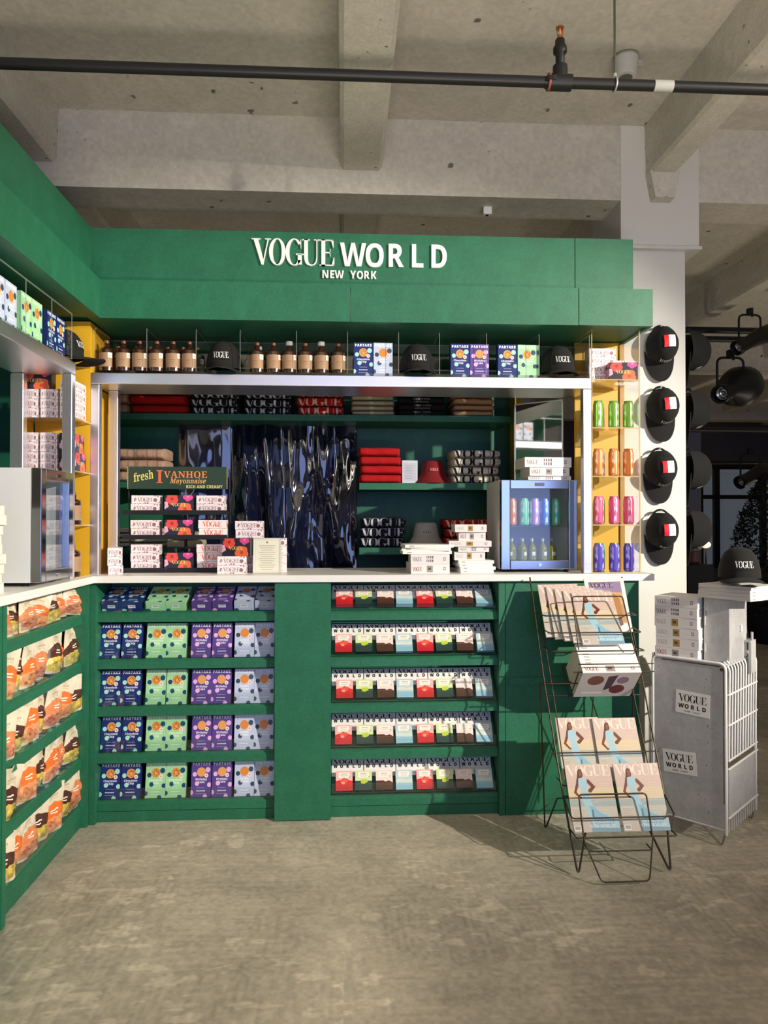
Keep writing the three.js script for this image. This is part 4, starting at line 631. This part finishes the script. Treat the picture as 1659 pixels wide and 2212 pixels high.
{
  // texture on the front fold only: u along the fold, v over the front half of the profile
  const front = (g) => { const uv = g.attributes.uv; for (let i = 0; i < uv.count; i++) uv.setY(i, Math.min(1, Math.max(0, (uv.getY(i) - 0.36) / 0.27))); return g; };
  const word = (n) => (n === 2 ? ['upper', 'lower'] : n === 3 ? ['top', 'middle', 'bottom'] : n === 4 ? ['top', 'second', 'third', 'bottom'] : ['top', 'second', 'third', 'fourth', 'bottom', 'sixth']);
  let sd = 40;
  const stack = (name, cat, mat, desc, where, x, y, w, total, n, d = 0.27, z = -4.56, turn = 0) => {
    const h = total / n, geos = [0, 1].map(() => front(foldGeo(w, h * 1.0, d, sd++)));
    for (let i = 0; i < n; i++) solo(name, geos[i % 2], GARMENT[mat], `${desc}, ${word(n)[n - 1 - i]} in stack ${where}`, cat, [x + rr(-.006, .006), y + i * h, z + rr(-.008, .008)], [0, turn + rr(-.03, .03), 0], `${desc} stacks`);
  };
  const T0 = 2.1505, R0 = 1.7325, L0 = 1.3355;
  stack('folded_sweater', 'sweater', 'beige', 'beige folded sweater', 'at the left end of the high shelf', -1.42, T0, 0.22, 0.13, 2);
  stack('folded_sweater', 'sweater', 'red', 'red folded sweater', 'on the high clothing shelf', -1.13, T0, 0.35, 0.18, 3);
  stack('folded_sweater', 'sweater', 'navy', 'navy folded sweater with pale lettering', 'beside the plain red high stack', -0.79, T0, 0.3, 0.2, 4);
  stack('folded_sweater', 'sweater', 'navy', 'navy folded sweater with lettering', 'left of the red lettered stack', -0.47, T0, 0.3, 0.2, 4);
  stack('folded_sweater', 'sweater', 'redPrint', 'red folded sweater with cream lettering', 'in the middle of the high shelf', -0.146, T0, 0.29, 0.17, 3);
  stack('folded_shirt', 'shirt', 'creamPatch', 'cream folded shirt with small print', 'left of the black high stack', 0.177, T0, 0.27, 0.16, 5);
  stack('folded_shirt', 'shirt', 'black', 'black folded shirt with city names', 'on the high shelf', 0.489, T0, 0.3, 0.16, 4);
  stack('folded_shirt', 'shirt', 'tan', 'plain tan folded shirt', 'at the right end of the high shelf', 0.804, T0, 0.263, 0.155, 4);
  stack('folded_sweater', 'sweater', 'red', 'plain red folded sweater', 'beside the curtain on the middle shelf', 0.225, R0, 0.265, 0.225, 4);
  stack('folded_sweater', 'sweater', 'creamPrint', 'cream folded sweater with black lettering', 'left of the right cooler’s top', 0.824, R0, 0.31, 0.215, 4);
  stack('folded_sweater', 'sweater', 'navy', 'navy folded sweater with white lettering', 'on the low shelf beside the curtain', 0.243, L0, 0.285, 0.186, 3);
  stack('folded_sweater', 'sweater', 'redPrint', 'red folded sweater with pale lettering', 'on the low shelf behind the books', 0.77, L0, 0.285, 0.175, 3);
  stack('folded_sweater', 'sweater', 'beige', 'beige folded sweater with raised lettering', 'behind the small green sign', -1.234, 1.7355, 0.29, 0.21, 3);
  stack('folded_towel', 'towel', 'white', 'white folded towel', 'low at the left behind the box display', -1.25, 1.3385, 0.3, 0.115, 4);
  stack('folded_towel', 'towel', 'creamPatch', 'cream folded towel', 'behind the display rack near the curtain', -0.93, 1.3385 , 0.2, 0.1, 2, 0.2, -4.3);
  const c = solo('card_box', rbox(0.1, 0.145, 0.07, 0.003, 0, 0.0725, 0), M(lin(.55, .58, .66), .5), 'small white card box between red sweaters and the red bucket hat', 'box', [0.408, R0 + .0005, -4.5], [0, 0.1, 0]);
  part(c, 'printed_panel', box(0.08, 0.11, 0.001, 0, 0.0725, 0.0353), M(0xffffff, .6, { map: paint(64, 88, (x, w, h) => { rect(x, '#b9bccb', 0, 0, w, h); for (let i = 0; i < 9; i++) rect(x, '#8d90a0', 8, 12 + i * 8, 44 - (i * 7) % 16, 2); }) }));
  const hat = (label, mat, print, x, y, z, r) => { const t = thing('bucket_hat', label, 'hat', [x, y, z]);
    part(t, 'crown', lathe([[0.001, 0.15 * r], [0.055 * r, 0.148 * r], [0.066 * r, 0.138 * r], [0.082 * r, 0.06 * r], [0.083 * r, 0.058 * r]], 30), mat); part(t, 'brim', lathe([[0.083 * r, 0.058 * r], [0.1 * r, 0.03 * r], [0.125 * r, 0.002], [0.1235 * r, 0.0], [0.098 * r, 0.028 * r], [0.081 * r, 0.056 * r]], 34), mat);
    part(t, 'lettering', new THREE.CylinderGeometry(0.074 * r, 0.081 * r, 0.03 * r, 8, 1, true, -0.42, 0.84).translate(0, 0.09 * r, 0), print); };
  hat('red bucket hat on the middle shelf between card box and cream sweaters', M(lin(.2, .006, .01), .9), redHatPrint, 0.56, R0 + .0005, -4.5, 0.96);
  hat('off-white bucket hat on the low shelf behind the books', M(lin(.42, .41, .38), .85), whiteHatPrint, 0.515, L0 + .0005, -4.5, 1.04);
}
// ---------------------------------------------------------------- floral boxes and their display stand
const fl = { light: stamp(() => bareMesh('floral_box', box(0.145, 0.044, 0.07, 0, 0.022, 0), floralMats.light, 'box')), pink: stamp(() => bareMesh('floral_box', box(0.145, 0.044, 0.07, 0, 0.022, 0), floralMats.pink, 'box')), dark: stamp(() => bareMesh('floral_box', box(0.148, 0.09, 0.07, 0, 0.045, 0), floralMats.dark, 'box')) };
const band = (n, x, y, z, turn, where, kind = 'light', names = ['bottom', 'middle', 'top']) => { for (let i = 0; i < n; i++) fl[kind](`${kind === 'pink' ? 'pink printed' : 'pale floral'} box, ${n === 2 ? ['lower', 'upper'][i] : names[i]} of the stack ${where}`, [x + rr(-.003, .003), y + i * 0.0452, z], [0, turn + rr(-.05, .05), 0], 'pale floral boxes'); };
const darkBox = (x, y, z, turn, label) => fl.dark(label, [x, y, z], [0, turn, 0], 'dark floral boxes');
{
  const t = thing('display_stand', 'black wire display stand with a small green lettered header on the worktop', 'display stand', [-0.885, WT + .0005, -3.87]);
  const Y = [0.012, 0.186, 0.315];
  for (const x of [-0.268, 0.268]) part(t, 'upright', merge([rod([x, 0, -0.09], [x, 0.55, -0.04], .0035), rod([x, 0, -0.09], [x, 0, 0.06], .0035)]), wireDark);
  part(t, 'back_leg', rod([0.03, 0, -0.085], [0.03, 0.33, -0.055], 0.008), blackMetal);
  Y.forEach((y, i) => { const s = part(t, 'shelf', slab(-0.27, 0.27, y - 0.008, y - 0.0, -0.1 + i * .012, 0.045), blackMetal); part(s, 'front_lip', slab(-0.272, 0.272, y - 0.012, y + 0.012, 0.045, 0.048), blackMetal); });
  const sgn = part(t, 'header_board', box(0.528, 0.119, 0.006, 0, 0.5, -0.01), M(lin(.02, .05, .03), .5), [0, 0, 0]); part(sgn, 'header_print', box(0.526, 0.117, 0.001, 0, 0.5, -0.0063), M(0xffffff, .5, { map: signTex }));
  const b = [-1.043, -0.87, -0.703];
  band(2, b[0], WT + Y[2] + .001, -3.865, .05, 'at the left of the stand’s highest shelf'); darkBox(b[1], WT + Y[2] + .001, -3.865, .12, 'dark floral box in the middle of the stand’s highest shelf'); band(2, b[2], WT + Y[2] + .001, -3.865, -.03, 'at the right of the stand’s highest shelf');
  band(2, b[0], WT + Y[1] + .001, -3.865, .02, 'at the left of the stand’s middle shelf'); darkBox(b[1], WT + Y[1] + .001, -3.865, .1, 'dark floral box in the middle of the stand’s middle shelf'); band(2, b[2] + .012, WT + Y[1] + .001, -3.865, .04, 'at the right of the stand’s middle shelf', 'pink');
  band(3, b[0], WT + Y[0] + .001, -3.865, .03, 'at the left of the stand’s lowest shelf'); darkBox(b[1], WT + Y[0] + .001, -3.865, .14, 'dark floral box in the middle of the stand’s lowest shelf'); band(3, b[2], WT + Y[0] + .001, -3.865, .06, 'at the right of the stand’s lowest shelf', 'pink');
  const w0 = WT + .0005;
  { for (let i = 0; i < 3; i++) fl.light(`pale floral box seen end-on, ${['bottom', 'middle', 'top'][i]} of the stack by the left post`, [-1.176, w0 + i * .0452, -3.77], [0, 1.87 + rr(-.05, .05), 0], 'pale floral boxes'); }
  band(2, -0.572, w0, -3.745, .03, 'in front of the menu sheet'); darkBox(-0.548, w0 + .0905, -3.76, -.16, 'dark floral box on top of the low stack beside the menu sheet');
  for (let i = 0; i < 6; i++) fl.light(`pale floral box, ${['lowest', 'second', 'third', 'fourth', 'fifth', 'topmost'][i]} of the tall stack behind the dark floral box`, [-0.5 + rr(-.003, .003), w0 + i * .0452, -3.875], [0, rr(-.08, .04), 0], 'pale floral boxes');
  for (let i = 0; i < 4; i++) fl[i === 3 ? 'light' : 'pink'](`small box, ${['bottom', 'second', 'third', 'top'][i]} of the stack behind the menu sheet`, [-0.375, w0 + i * .0452, -3.83], [0, .1, 0], 'boxes behind the menu sheet');
  const m = solo('menu_sheet', box(0.135, 0.178, 0.006, 0, 0.089, 0), menuMat, 'framed white menu sheet standing on the worktop among floral boxes', 'menu', [-0.398, w0, -3.745], [-0.1, 0, 0]);
  part(m, 'frame', merge([box(.141, .004, .01, 0, .002, 0), box(.141, .004, .01, 0, .18, 0), box(.004, .18, .01, -.0695, .09, 0), box(.004, .18, .01, .0695, .09, 0)]), M(lin(.6, .6, .56), .3));
  // in the acrylic towers
  for (let i = 0; i < 4; i++) fl.light(`pale floral box, ${['bottom', 'second', 'third', 'top'][i]} of the stack at the top of the acrylic tower`, [1.373, 2.2366 + i * .0452, -3.77], [0, rr(-.03, .03), 0], 'pale floral boxes');
  darkBox(1.46, 2.2366, -3.695, -.1, 'dark floral box at the top of the acrylic tower by the column'); fl.light('pale floral box behind the dark floral one at the top of the acrylic tower', [1.46, 2.2366, -3.85], [0, .05, 0]); fl.light('pale floral box, upper one behind the dark floral one in the acrylic tower', [1.46, 2.2818, -3.85], [0, .02, 0]); fl.light('pale floral box at the back of the acrylic tower, highest behind the dark one', [1.462, 2.327, -3.85], [0, .02, 0]);
  const q = Math.PI / 2, H = [1.9858, 1.7358];
  for (const [x, w] of [[-1.475, 'back'], [-1.392, 'middle']]) { for (let i = 0; i < 3; i++) fl.light(`pale floral box, ${['bottom', 'middle', 'top'][i]} of the ${w} column on the left tower’s higher shelf`, [x, H[0] + i * .0452, -3.53], [0, q + rr(-.03, .03), 0], 'pale floral boxes'); for (let i = 0; i < 4; i++) fl.light(`pale floral box, ${['bottom', 'second', 'third', 'top'][i]} of the ${w} column above the left cooler`, [x, H[1] + i * .0452, -3.53], [0, q + rr(-.03, .03), 0], 'pale floral boxes'); }
  darkBox(-1.46, H[0] + .1365, -3.5, .1, 'dark floral box lying on the pale columns, high in the left tower');
  for (let i = 0; i < 4; i++) fl.light(`pale floral box, ${['bottom', 'second', 'third', 'top'][i]} of the column at the left tower’s front edge`, [-1.31, H[0] + i * .0452, -3.55], [0, q, 0], 'pale floral boxes');
  darkBox(-1.31, H[1], -3.55, q, 'dark floral box by the yellow corner, above the bottles'); darkBox(-1.315, H[1] + .0905, -3.55, q + .06, 'dark floral box lying on another one by the yellow corner');
  const mp = thing('mirror_panel', 'dark glossy mirror panel standing at the back of the right cooler', 'mirror', [1.105, 1.7162, -4.02], -0.66);
  part(mp, 'mirror_glass', box(.28, .45, .006, 0, .23, 0), mirror); part(mp, 'frame', merge([box(.29, .006, .016, 0, .003, 0), box(.29, .006, .016, 0, .457, 0), box(.006, .46, .016, -.143, .23, 0), box(.006, .46, .016, .143, .23, 0)]), alu);
}
// ---------------------------------------------------------------- books and magazines on the worktop
const bookGeo = (w, h, d) => [box(w, h, d, 0, h / 2, 0)];
function book(label, kind, pos, turn, w = 0.2, h = 0.049, d = 0.26) {           // spine faces its own +z
  const t = thing('thick_magazine', label, 'magazine', pos, turn, 'thick magazines');
  part(t, 'page_block', box(w - .006, h - .004, d - .004, 0, h / 2, 0), pageMat); part(t, 'cover', merge([box(w, .002, d, 0, .001, 0), box(w, .002, d, 0, h - .001, 0)]), paper); part(t, 'spine', box(w, h, .002, 0, h / 2, d / 2 - .0008), spineMats[kind]);
  return t;
}
function slim(label, pos, turn, w = 0.255, h = 0.016, d = 0.2) { const t = thing('slim_magazine', label, 'magazine', pos, turn, 'slim magazines'); part(t, 'page_block', box(w - .004, h - .002, d - .003, 0, h / 2, 0), pageMat); part(t, 'cover', merge([box(w, .001, d, 0, .0005, 0), box(w, .001, d, 0, h - .0005, 0)]), paper); part(t, 'spine', box(w, h, .0015, 0, h / 2, d / 2 - .0005), slimSpine); return t; }
{
  const w0 = WT + .0005;
  book('thick white magazine, lowest of the middle worktop stack', 2, [0.44, w0, -3.79], .02); book('thick white magazine, second from below in the middle worktop stack', 0, [0.447, w0 + .0495, -3.8], -.03);
  for (let i = 0; i < 3; i++) slim(`slim white magazine, ${['lowest', 'middle', 'topmost'][i]} of three lying on the middle worktop stack`, [0.437 + rr(-.006, .006), w0 + .0995 + i * .0163, -3.8], rr(-.12, .06), 0.255, .016, .2);
  let y = w0; for (let i = 0; i < 4; i++) { slim(`slim white magazine, ${['lowest', 'second', 'third', 'fourth'][i]} at the foot of the stack left of the cooler`, [0.69 + rr(-.008, .008), y, -3.8], rr(-.06, .06), .175 + (i % 2) * .01, .016, .2); y += .0163; }
  [[.16, .044, 1, 'lower'], [.16, .027, 0, 'second'], [.22, .03, 1, 'middle'], [.14, .044, 2, 'fifth'], [.165, .04, 1, 'topmost']].forEach(([w, h, k, n], i) => { book(`white magazine, ${n} of the thick ones in the stack left of the cooler`, k, [0.665 + (i % 2) * .015, y, -3.82 + .01 * (i % 3)], rr(-.12, .05), w, h, .2); y += h + .0004; });
  const f = 1.2285 + .4872; book('thin white magazine directly on top of the right cooler', 0, [1.09, f, -3.85], 0, .23, .021, .2); book('thick white magazine in the middle of three on the right cooler', 2, [1.085, f + .0214, -3.84], .02, .215, .046, .2); book('thick white magazine topmost on the right cooler', 0, [1.075, f + .0678, -3.835], .03, .252, .052, .2);
  for (let i = 0; i < 9; i++) slim(`white magazine in the stack at the left edge of the side worktop, ${['first', 'second', 'third', 'fourth', 'fifth', 'sixth', 'seventh', 'eighth', 'topmost'][i]} from below`, [-1.42 + rr(-.01, .01), w0 + i * .0366, -2.66], .0, .27, .036, .28);
}
// ---------------------------------------------------------------- wire magazine rack
const magGeo = box(0.202, 0.276, 0.008, 0, 0.138, 0);
const magMats = [paper, pageMat, paper, paper, coverMat, paper];
{
  const t = thing('magazine_rack', 'dark wire magazine rack standing on the concrete in front of the counter', 'rack', [0, 0, 0]), r = .0038;
  const add = (n, pts, rad = r, cor = .02, closed) => part(t, n, wire(pts, rad, cor, closed), wireDark);
  add('front_leg', [[.955, .3, -3.09], [.985, .004, -2.985], [1.045, .22, -3.04]], .0046, .035); add('front_leg', [[1.405, .3, -3.09], [1.385, .004, -2.985], [1.29, .22, -3.04]], .0046, .035);
  add('back_leg', [[.945, .72, -3.42], [.972, .004, -3.44], [1.03, .16, -3.43]], .0042, .03); add('back_leg', [[1.405, .72, -3.42], [1.39, .004, -3.44], [1.33, .16, -3.43]], .0042, .03);
  for (const x of [.94, 1.412]) add('side_rail', [[x + (x < 1 ? .014 : -.008), .3, -3.09], [x, .74, -3.33], [x - .006, 1.215, -3.565]], .004, .05);
  for (const x of [.985, 1.37]) add('inner_rail', [[x, .2, -3.06], [x, .72, -3.36], [x - .01, 1.0, -3.5]], .003, .05);
  add('cross_bar', [[.955, .3, -3.09], [1.405, .3, -3.09]]); add('cross_bar', [[.93, .46, -3.178], [1.42, .46, -3.178]], .003); add('cross_bar', [[.945, .72, -3.42], [1.405, .72, -3.42]]); add('cross_bar', [[1.03, .16, -3.43], [1.33, .16, -3.43]], .003);
  add('cross_bar', [[.94, .93, -3.425], [1.41, .93, -3.425]], .003); add('cross_bar', [[.935, 1.05, -3.484], [1.405, 1.05, -3.484]], .003);
  add('brace', [[1.18, .67, -3.4], [1.35, .2, -3.43]], .003); add('brace', [[1.2, .67, -3.4], [1.17, .2, -3.43]], .003);
  // front pocket
  add('front_hoop', [[1.0, .17, -2.955], [1.0, .333, -3.02], [1.293, .333, -3.02], [1.293, .17, -2.955]], .0038, .015); add('front_hoop_foot', [[1.0, .17, -2.955], [1.055, .02, -2.9], [1.255, .02, -2.9], [1.293, .17, -2.955]], .0034, .02);
  add('pocket_bar', [[.955, .3, -3.09], [.96, .245, -2.99], [1.405, .245, -2.99], [1.405, .3, -3.09]], .0034, .015); add('pocket_floor', [[.97, .176, -3.075], [.97, .176, -2.96], [1.4, .176, -2.96], [1.4, .176, -3.075]], .0034, .01); add('pocket_floor', [[1.04, .1, -3.06], [1.04, .1, -3.0], [1.31, .1, -3.0], [1.31, .1, -3.06]], .003, .01);
  add('second_floor', [[.965, .335, -3.22], [.965, .335, -3.12], [1.4, .335, -3.12], [1.4, .335, -3.22]], .003, .01);
  // middle tray
  add('tray_bar', [[.96, .66, -3.4], [1.43, .66, -3.4]], .0032); add('tray_bar', [[.95, .735, -3.33], [1.44, .735, -3.33]], .0032); add('tray_bar', [[1.06, .8, -3.27], [1.44, .8, -3.27]], .0032); add('tray_side', [[1.085, .8, -3.27], [1.085, .645, -3.41], [1.085, .78, -3.52]], .003, .02); add('tray_side', [[1.386, .8, -3.27], [1.386, .645, -3.41], [1.386, .78, -3.52]], .003, .02);
  add('tray_bar', [[1.07, .845, -3.228], [1.42, .845, -3.228]], .003);
  // top pocket
  add('top_hoop', [[1.09, .9, -3.285], [1.09, 1.138, -3.38], [1.335, 1.138, -3.38], [1.355, .9, -3.285]], .0034, .015); add('top_bar', [[.945, 1.05, -3.48], [.95, 1.05, -3.35], [1.395, 1.05, -3.35], [1.41, 1.05, -3.48]], .003, .015); add('top_bar', [[.955, .98, -3.44], [.96, .975, -3.315], [1.4, .975, -3.315], [1.41, .98, -3.44]], .003, .015); add('top_floor', [[.96, .895, -3.42], [.96, .895, -3.28], [1.4, .895, -3.28], [1.4, .895, -3.42]], .0034, .01);
  const mag = stamp(() => bareMesh('fashion_magazine', magGeo, magMats, 'magazine'));
  const G = 'fashion magazines in the wire rack', lean = -0.5;
  mag('magazine with a blue-dressed woman, left one in the rack’s lowest pocket', [1.073, .181, -3.0], [lean, 0, 0], G); mag('magazine with a blue-dressed woman, right one in the rack’s lowest pocket', [1.29, .181, -3.0], [lean, 0, 0], G);
  mag('magazine with a blue-dressed woman, left one of the glossy pair above the lowest pocket', [1.08, .341, -3.165], [lean, 0.0, 0], G); mag('magazine with a blue-dressed woman, right one of the glossy pair above the lowest pocket', [1.25, .341, -3.15], [lean, 0.0, 0], G);
  const n = ['frontmost', 'second', 'third', 'fourth', 'rearmost leftmost'];
  for (let i = 0; i < 5; i++) mag(`magazine with a blue-dressed woman, ${n[i]} one of the fan in the rack’s top pocket`, [1.222 - i * .038, .918 + i * .006, -3.32 - i * .02], [-.6 + i * .02, 0, .02], G);
  const o = solo('fashion_magazine', magGeo, [paper, pageMat, paper, paper, otherCover, paper], 'magazine with a violet and tan desert cover behind the fan in the rack', 'magazine', [1.305, .955, -3.43], [-.4, 0, .02], G);
  // tilted pile in the middle tray
  const pile = (label, at, h, first) => { const m = thing('fashion_magazine', label, 'magazine', [1.236, .728 + at * .707, -3.322 - at * .707], 0, 'magazines lying in the rack’s middle tray'); m.rotation.x = -Math.PI / 4;
    part(m, 'page_block', box(.273, h - .002, .2, 0, h / 2, 0), pageMat); part(m, 'cover', merge([box(.276, .001, .203, 0, .0006, 0), box(.276, .001, .203, 0, h - .0006, 0)]), first ? backCover : paper); part(m, 'spine', box(.276, h, .0015, 0, h / 2, .1015), first ? spineMats[2] : slimSpine); };
  pile('thick magazine at the front of the tilted pile in the rack’s middle tray', 0, .046, true); const pn = ['second', 'third', 'fourth', 'fifth', 'sixth', 'seventh', 'last'];
  for (let i = 0; i < 7; i++) pile(`slim white magazine, ${pn[i]} from the front of the tilted pile in the rack`, .0464 + i * .0164, .016, false);
}
// ---------------------------------------------------------------- metal newsstand with stickers
{
  const W = .352, D = .42, H = .84, t = thing('metal_newsstand', 'worn white metal newsstand with two lettered stickers beside the wire rack', 'newsstand', [1.508, 0, -3.459], -0.828);
  part(t, 'front_panel', slab(.012, W - .012, .075, H - .012, -.014, -.008, .4), steelPaint);
  part(t, 'front_frame', merge([wire([[.006, .06, -.011], [.006, H, -.011], [W - .006, H, -.011], [W - .006, .06, -.011]], .008, .03), rod([.006, .08, -.011], [W - .006, .08, -.011], .005)]), whiteWire);
  part(t, 'rust_edge', merge([rod([W - .013, .2, -.008], [W - .013, H - .03, -.008], .0025), rod([.05, H - .013, -.008], [W - .03, H - .013, -.008], .002), box(.016, .014, .003, W - .02, H - .026, -.0065)]), rust);
  part(t, 'top_tray', merge([slab(.0, W, H - .012, H - .004, -D, -.012, .4), slab(.0, .008, H - .01, H + .01, -D, -.012, .4)]), steelPaint);
  part(t, 'back_frame', wire([[.006, .06, -D], [.006, H, -D], [W - .006, H, -D], [W - .006, .06, -D]], .008, .03), whiteWire);
  part(t, 'left_panel', slab(.002, .008, .1, H - .02, -D + .01, -.02, .4), steelPaint);
  for (let i = 0; i < 11; i++) part(t, 'grille_bar', wire([[W, .39, -.03 - i * .037], [W + .006, H - .02, -.03 - i * .037], [W - .02, H + .006, -.03 - i * .037]], .0055, .02), whiteWire);
  for (const y of [.4, .56, .7]) part(t, 'grille_rail', rod([W + .006, y, -.012], [W + .006, y, -D + .01], .005), whiteWire);
  for (let i = 0; i < 13; i++) part(t, 'lower_tooth', box(.004, .075, .006, W, .105, -.03 - i * .031), whiteWire);
  part(t, 'side_panel', slab(W - .002, W + .004, .135, .355, -D + .02, -.02, .4), steelPaint); for (const y of [.137, .36]) part(t, 'side_rail', rod([W + .004, y, -.012], [W + .004, y, -D], .0055), whiteWire);
  for (const [x, z] of [[W - .06, -.011], [.06, -.011], [W - .06, -D], [.06, -D]]) part(t, 'leg', wire([[x - .05, .075, z], [x + .035, .004, z], [x + .05, .07, z]], .0045, .02), M(lin(.3, .22, .2), .5, { metalness: .4 }));
  part(t, 'lettered_sticker', box(.158, .108, .001, 0, 0, 0), worldSticker, [.198, .635, -.0072], [0, 0, -.035]); part(t, 'lettered_sticker', box(.158, .108, .001, 0, 0, 0), worldSticker, [.135, .345, -.0072], [0, 0, .075]);
  part(t, 'side_flap', merge([box(.012, .15, .07, W + .02, H + .0, -.3), box(.05, .008, .075, W + .0, H + .077, -.3), cyl(.006, .08, W + .02, H + .08, -.3, 8)]), steelPaint);
  // goods on top
  const ry = -.828, P = (x, z) => [1.508 + x * Math.cos(ry) + z * Math.sin(ry), -3.459 - x * Math.sin(ry) + z * Math.cos(ry)];
  const wn = ['lowest', 'second', 'third', 'fourth', 'fifth', 'topmost'];
  for (let i = 0; i < 6; i++) { const [x, z] = P(.118 + rr(-.003, .003), -.125); book(`thick white magazine, ${wn[i]} of six stacked on the metal newsstand`, i < 1 ? 2 : i < 4 ? 1 : 0, [x, H - .0035 + i * .0494, z], ry + rr(-.02, .02), .205, .049, .22); }
  { const [x, z] = P(.287, -.19); const b = thing('metal_case', 'grey upright metal case on the newsstand beside the magazine stack', 'case', [x, H - .0035, z], ry);
    part(b, 'shell', rbox(.118, .296, .24, .004, 0, .148, 0), steelPaint); part(b, 'hinge', merge([cyl(.005, .07, -.052, .2, .1225, 8), cyl(.005, .04, -.052, .06, .1225, 8)]), steelPaint); part(b, 'latch', box(.012, .03, .02, .062, .15, -.02), whiteWire); }
  { const [x, z] = P(.3, -.15); for (let i = 0; i < 4; i++) slim(`slim white magazine, ${['lowest', 'second', 'third', 'topmost'][i]} of the four under the cap on the newsstand`, [x + .05 + rr(-.004, .004), H + .2935 + i * .0166, z + .02], .52 + rr(-.02, .02), .235, .0162, .26);
    const c = plainCap('black cap with white lettering lying on magazines on the metal newsstand', [x + .035, H + .293 + .068 + .034, z + .06]); c.rotation.set(0, -.3, 0); }
}

// ---------------------------------------------------------------- the dim hall on the right
{
  const bar = (label, a, b, r) => { const m = solo('lighting_pipe', rod([0, 0, 0], V3(b).sub(V3(a)).toArray(), r, 12), blackMetal, label, 'pipe', a); part(m, 'pipe_hanger', rod([2.6, 0, 0], [2.6, 3.72 - a[1], 0], .006, 6), blackMetal); return m; };
  bar('upper black lighting pipe across the dim hall right of the column', [2.4, 3.28, -6.5], [7.5, 3.28, -6.5], .03);
  bar('second black lighting pipe just under the upper one in the dim hall', [2.4, 3.17, -6.4], [7.5, 3.17, -6.4], .028);
  bar('black lighting pipe behind the large spotlight in the dim hall', [3.2, 2.49, -7.6], [8.5, 2.49, -7.6], .03);
  bar('thin black pipe running low under the ceiling beyond the large spotlight', [4.2, 2.34, -10], [10, 2.34, -10], .03);
  bar('far black lighting pipe above the window', [5.5, 2.55, -12.6], [11, 2.55, -12.6], .03);
  stageLight('large black stage spotlight with a round glass lens in the dim hall', [3.55, 2.7, -6.4], [2.2, 2.2, -5.5], 1.0, false, 1.9);
  stageLight('long black stage spotlight under the upper pipe in the dim hall', [3.62, 3.1, -6.2], [2.6, 2.6, -6.0], 0.8, false);
  stageLight('small black stage spotlight hanging in front of the far window', [5.6, 2.1, -9.6], [4.4, 1.6, -9.2], 1.1, false);
  // dark potted conifer
  const t = thing('potted_conifer', 'tall dark conifer in a pot in the unlit part of the hall', 'tree', [5.3, 0, -8.6]);
  const leaf = new THREE.BufferGeometry(), pos = [];
  for (let i = 0; i < 5200; i++) { const h = Math.pow(rnd(), .8), y = .35 + h * 1.72, r = .6 * (1 - h * h * .8) * (.55 + .45 * Math.sqrt(rnd())), a = rnd() * 6.283, x = r * Math.cos(a), z = r * Math.sin(a), s = rr(.03, .07), u = new THREE.Vector3(rr(-1, 1), rr(-.2, 1), rr(-1, 1)).normalize().multiplyScalar(s), v = new THREE.Vector3(rr(-1, 1), rr(-1, 1), rr(-1, 1)).normalize().multiplyScalar(s * .35); pos.push(x - v.x, y - v.y, z - v.z, x + v.x, y + v.y, z + v.z, x + u.x, y + u.y, z + u.z); }
  leaf.setAttribute('position', new THREE.Float32BufferAttribute(pos, 3)); leaf.computeVertexNormals();
  const lf = part(t, 'foliage', leaf, new THREE.MeshStandardMaterial({ color: lin(.012, .02, .012), roughness: .9, side: THREE.DoubleSide })); lf.userData.kind = 'stuff';
  part(t, 'trunk', cyl(.04, 1.9, 0, 1.1, 0, 10, .015), M(lin(.03, .02, .015), .9)); part(t, 'pot', lathe([[0, 0], [.26, 0], [.34, .42], [.36, .42], [.36, .46], [.32, .46], [.3, .4], [0, .4]], 24), black);
  const g = thing('globe_lamp', 'small glowing lamp beyond the dark conifer near the window', 'lamp', [6.36, 0, -12.3]);
  part(g, 'stand', merge([cyl(.015, 1.02, 0, .51, 0, 10), cyl(.12, .02, 0, .01, 0, 20)]), blackMetal); part(g, 'shade', new THREE.SphereGeometry(.085, 16, 12).scale(1, .75, 1).translate(0, 1.08, 0), M(lin(1, .8, .45), .6, { emissive: lin(1, .7, .3), emissiveIntensity: 1.2 }));
  const l = new THREE.PointLight(lin(1, .7, .35), .6, 0, 2); l.position.set(6.36, 1.08, -12.19); l.castShadow = true; scene.add(l);
  const f = thing('flower_vase', 'small vase of white flowers behind the cap on the newsstand', 'vase', [4.0, 0, -8.0]);
  part(f, 'plinth', box(.3, 1.0, .3, 0, .5, 0), black); part(f, 'vase', lathe([[0, 1], [.05, 1], [.06, 1.06], [.04, 1.13], [.05, 1.15]], 16), M(lin(.15, .06, .05), .5));
  for (let i = 0; i < 9; i++) part(f, 'flower', new THREE.IcosahedronGeometry(.03, 1), M(lin(.5, .48, .42), .8), [rr(-.09, .09), 1.2 + rr(-.03, .05), rr(-.08, .08)]);
  const p = solo('partition', slab(-.14, .14, 0, 3.3, -.1, .1), M(lin(.2, .21, .25), .7), 'pale blue-grey partition pillar beyond the column, left of the window', 'partition', [5.12, 0, -10.4]);
  const d = solo('dark_drape', grid((u, v) => [(u - .5) * 2.6, v * 2.3, .04 * Math.sin(u * 60)], 80, 4), new THREE.MeshStandardMaterial({ color: lin(.01, .01, .012), roughness: .95, side: THREE.DoubleSide }), 'black floor-length drape in the unlit hall at the right edge', 'drape', [8.15, 0, -10.8]);
}
scene.traverse((o) => { if (o.isMesh) { o.castShadow = true; o.receiveShadow = true; } });
renderer.render(scene, camera);
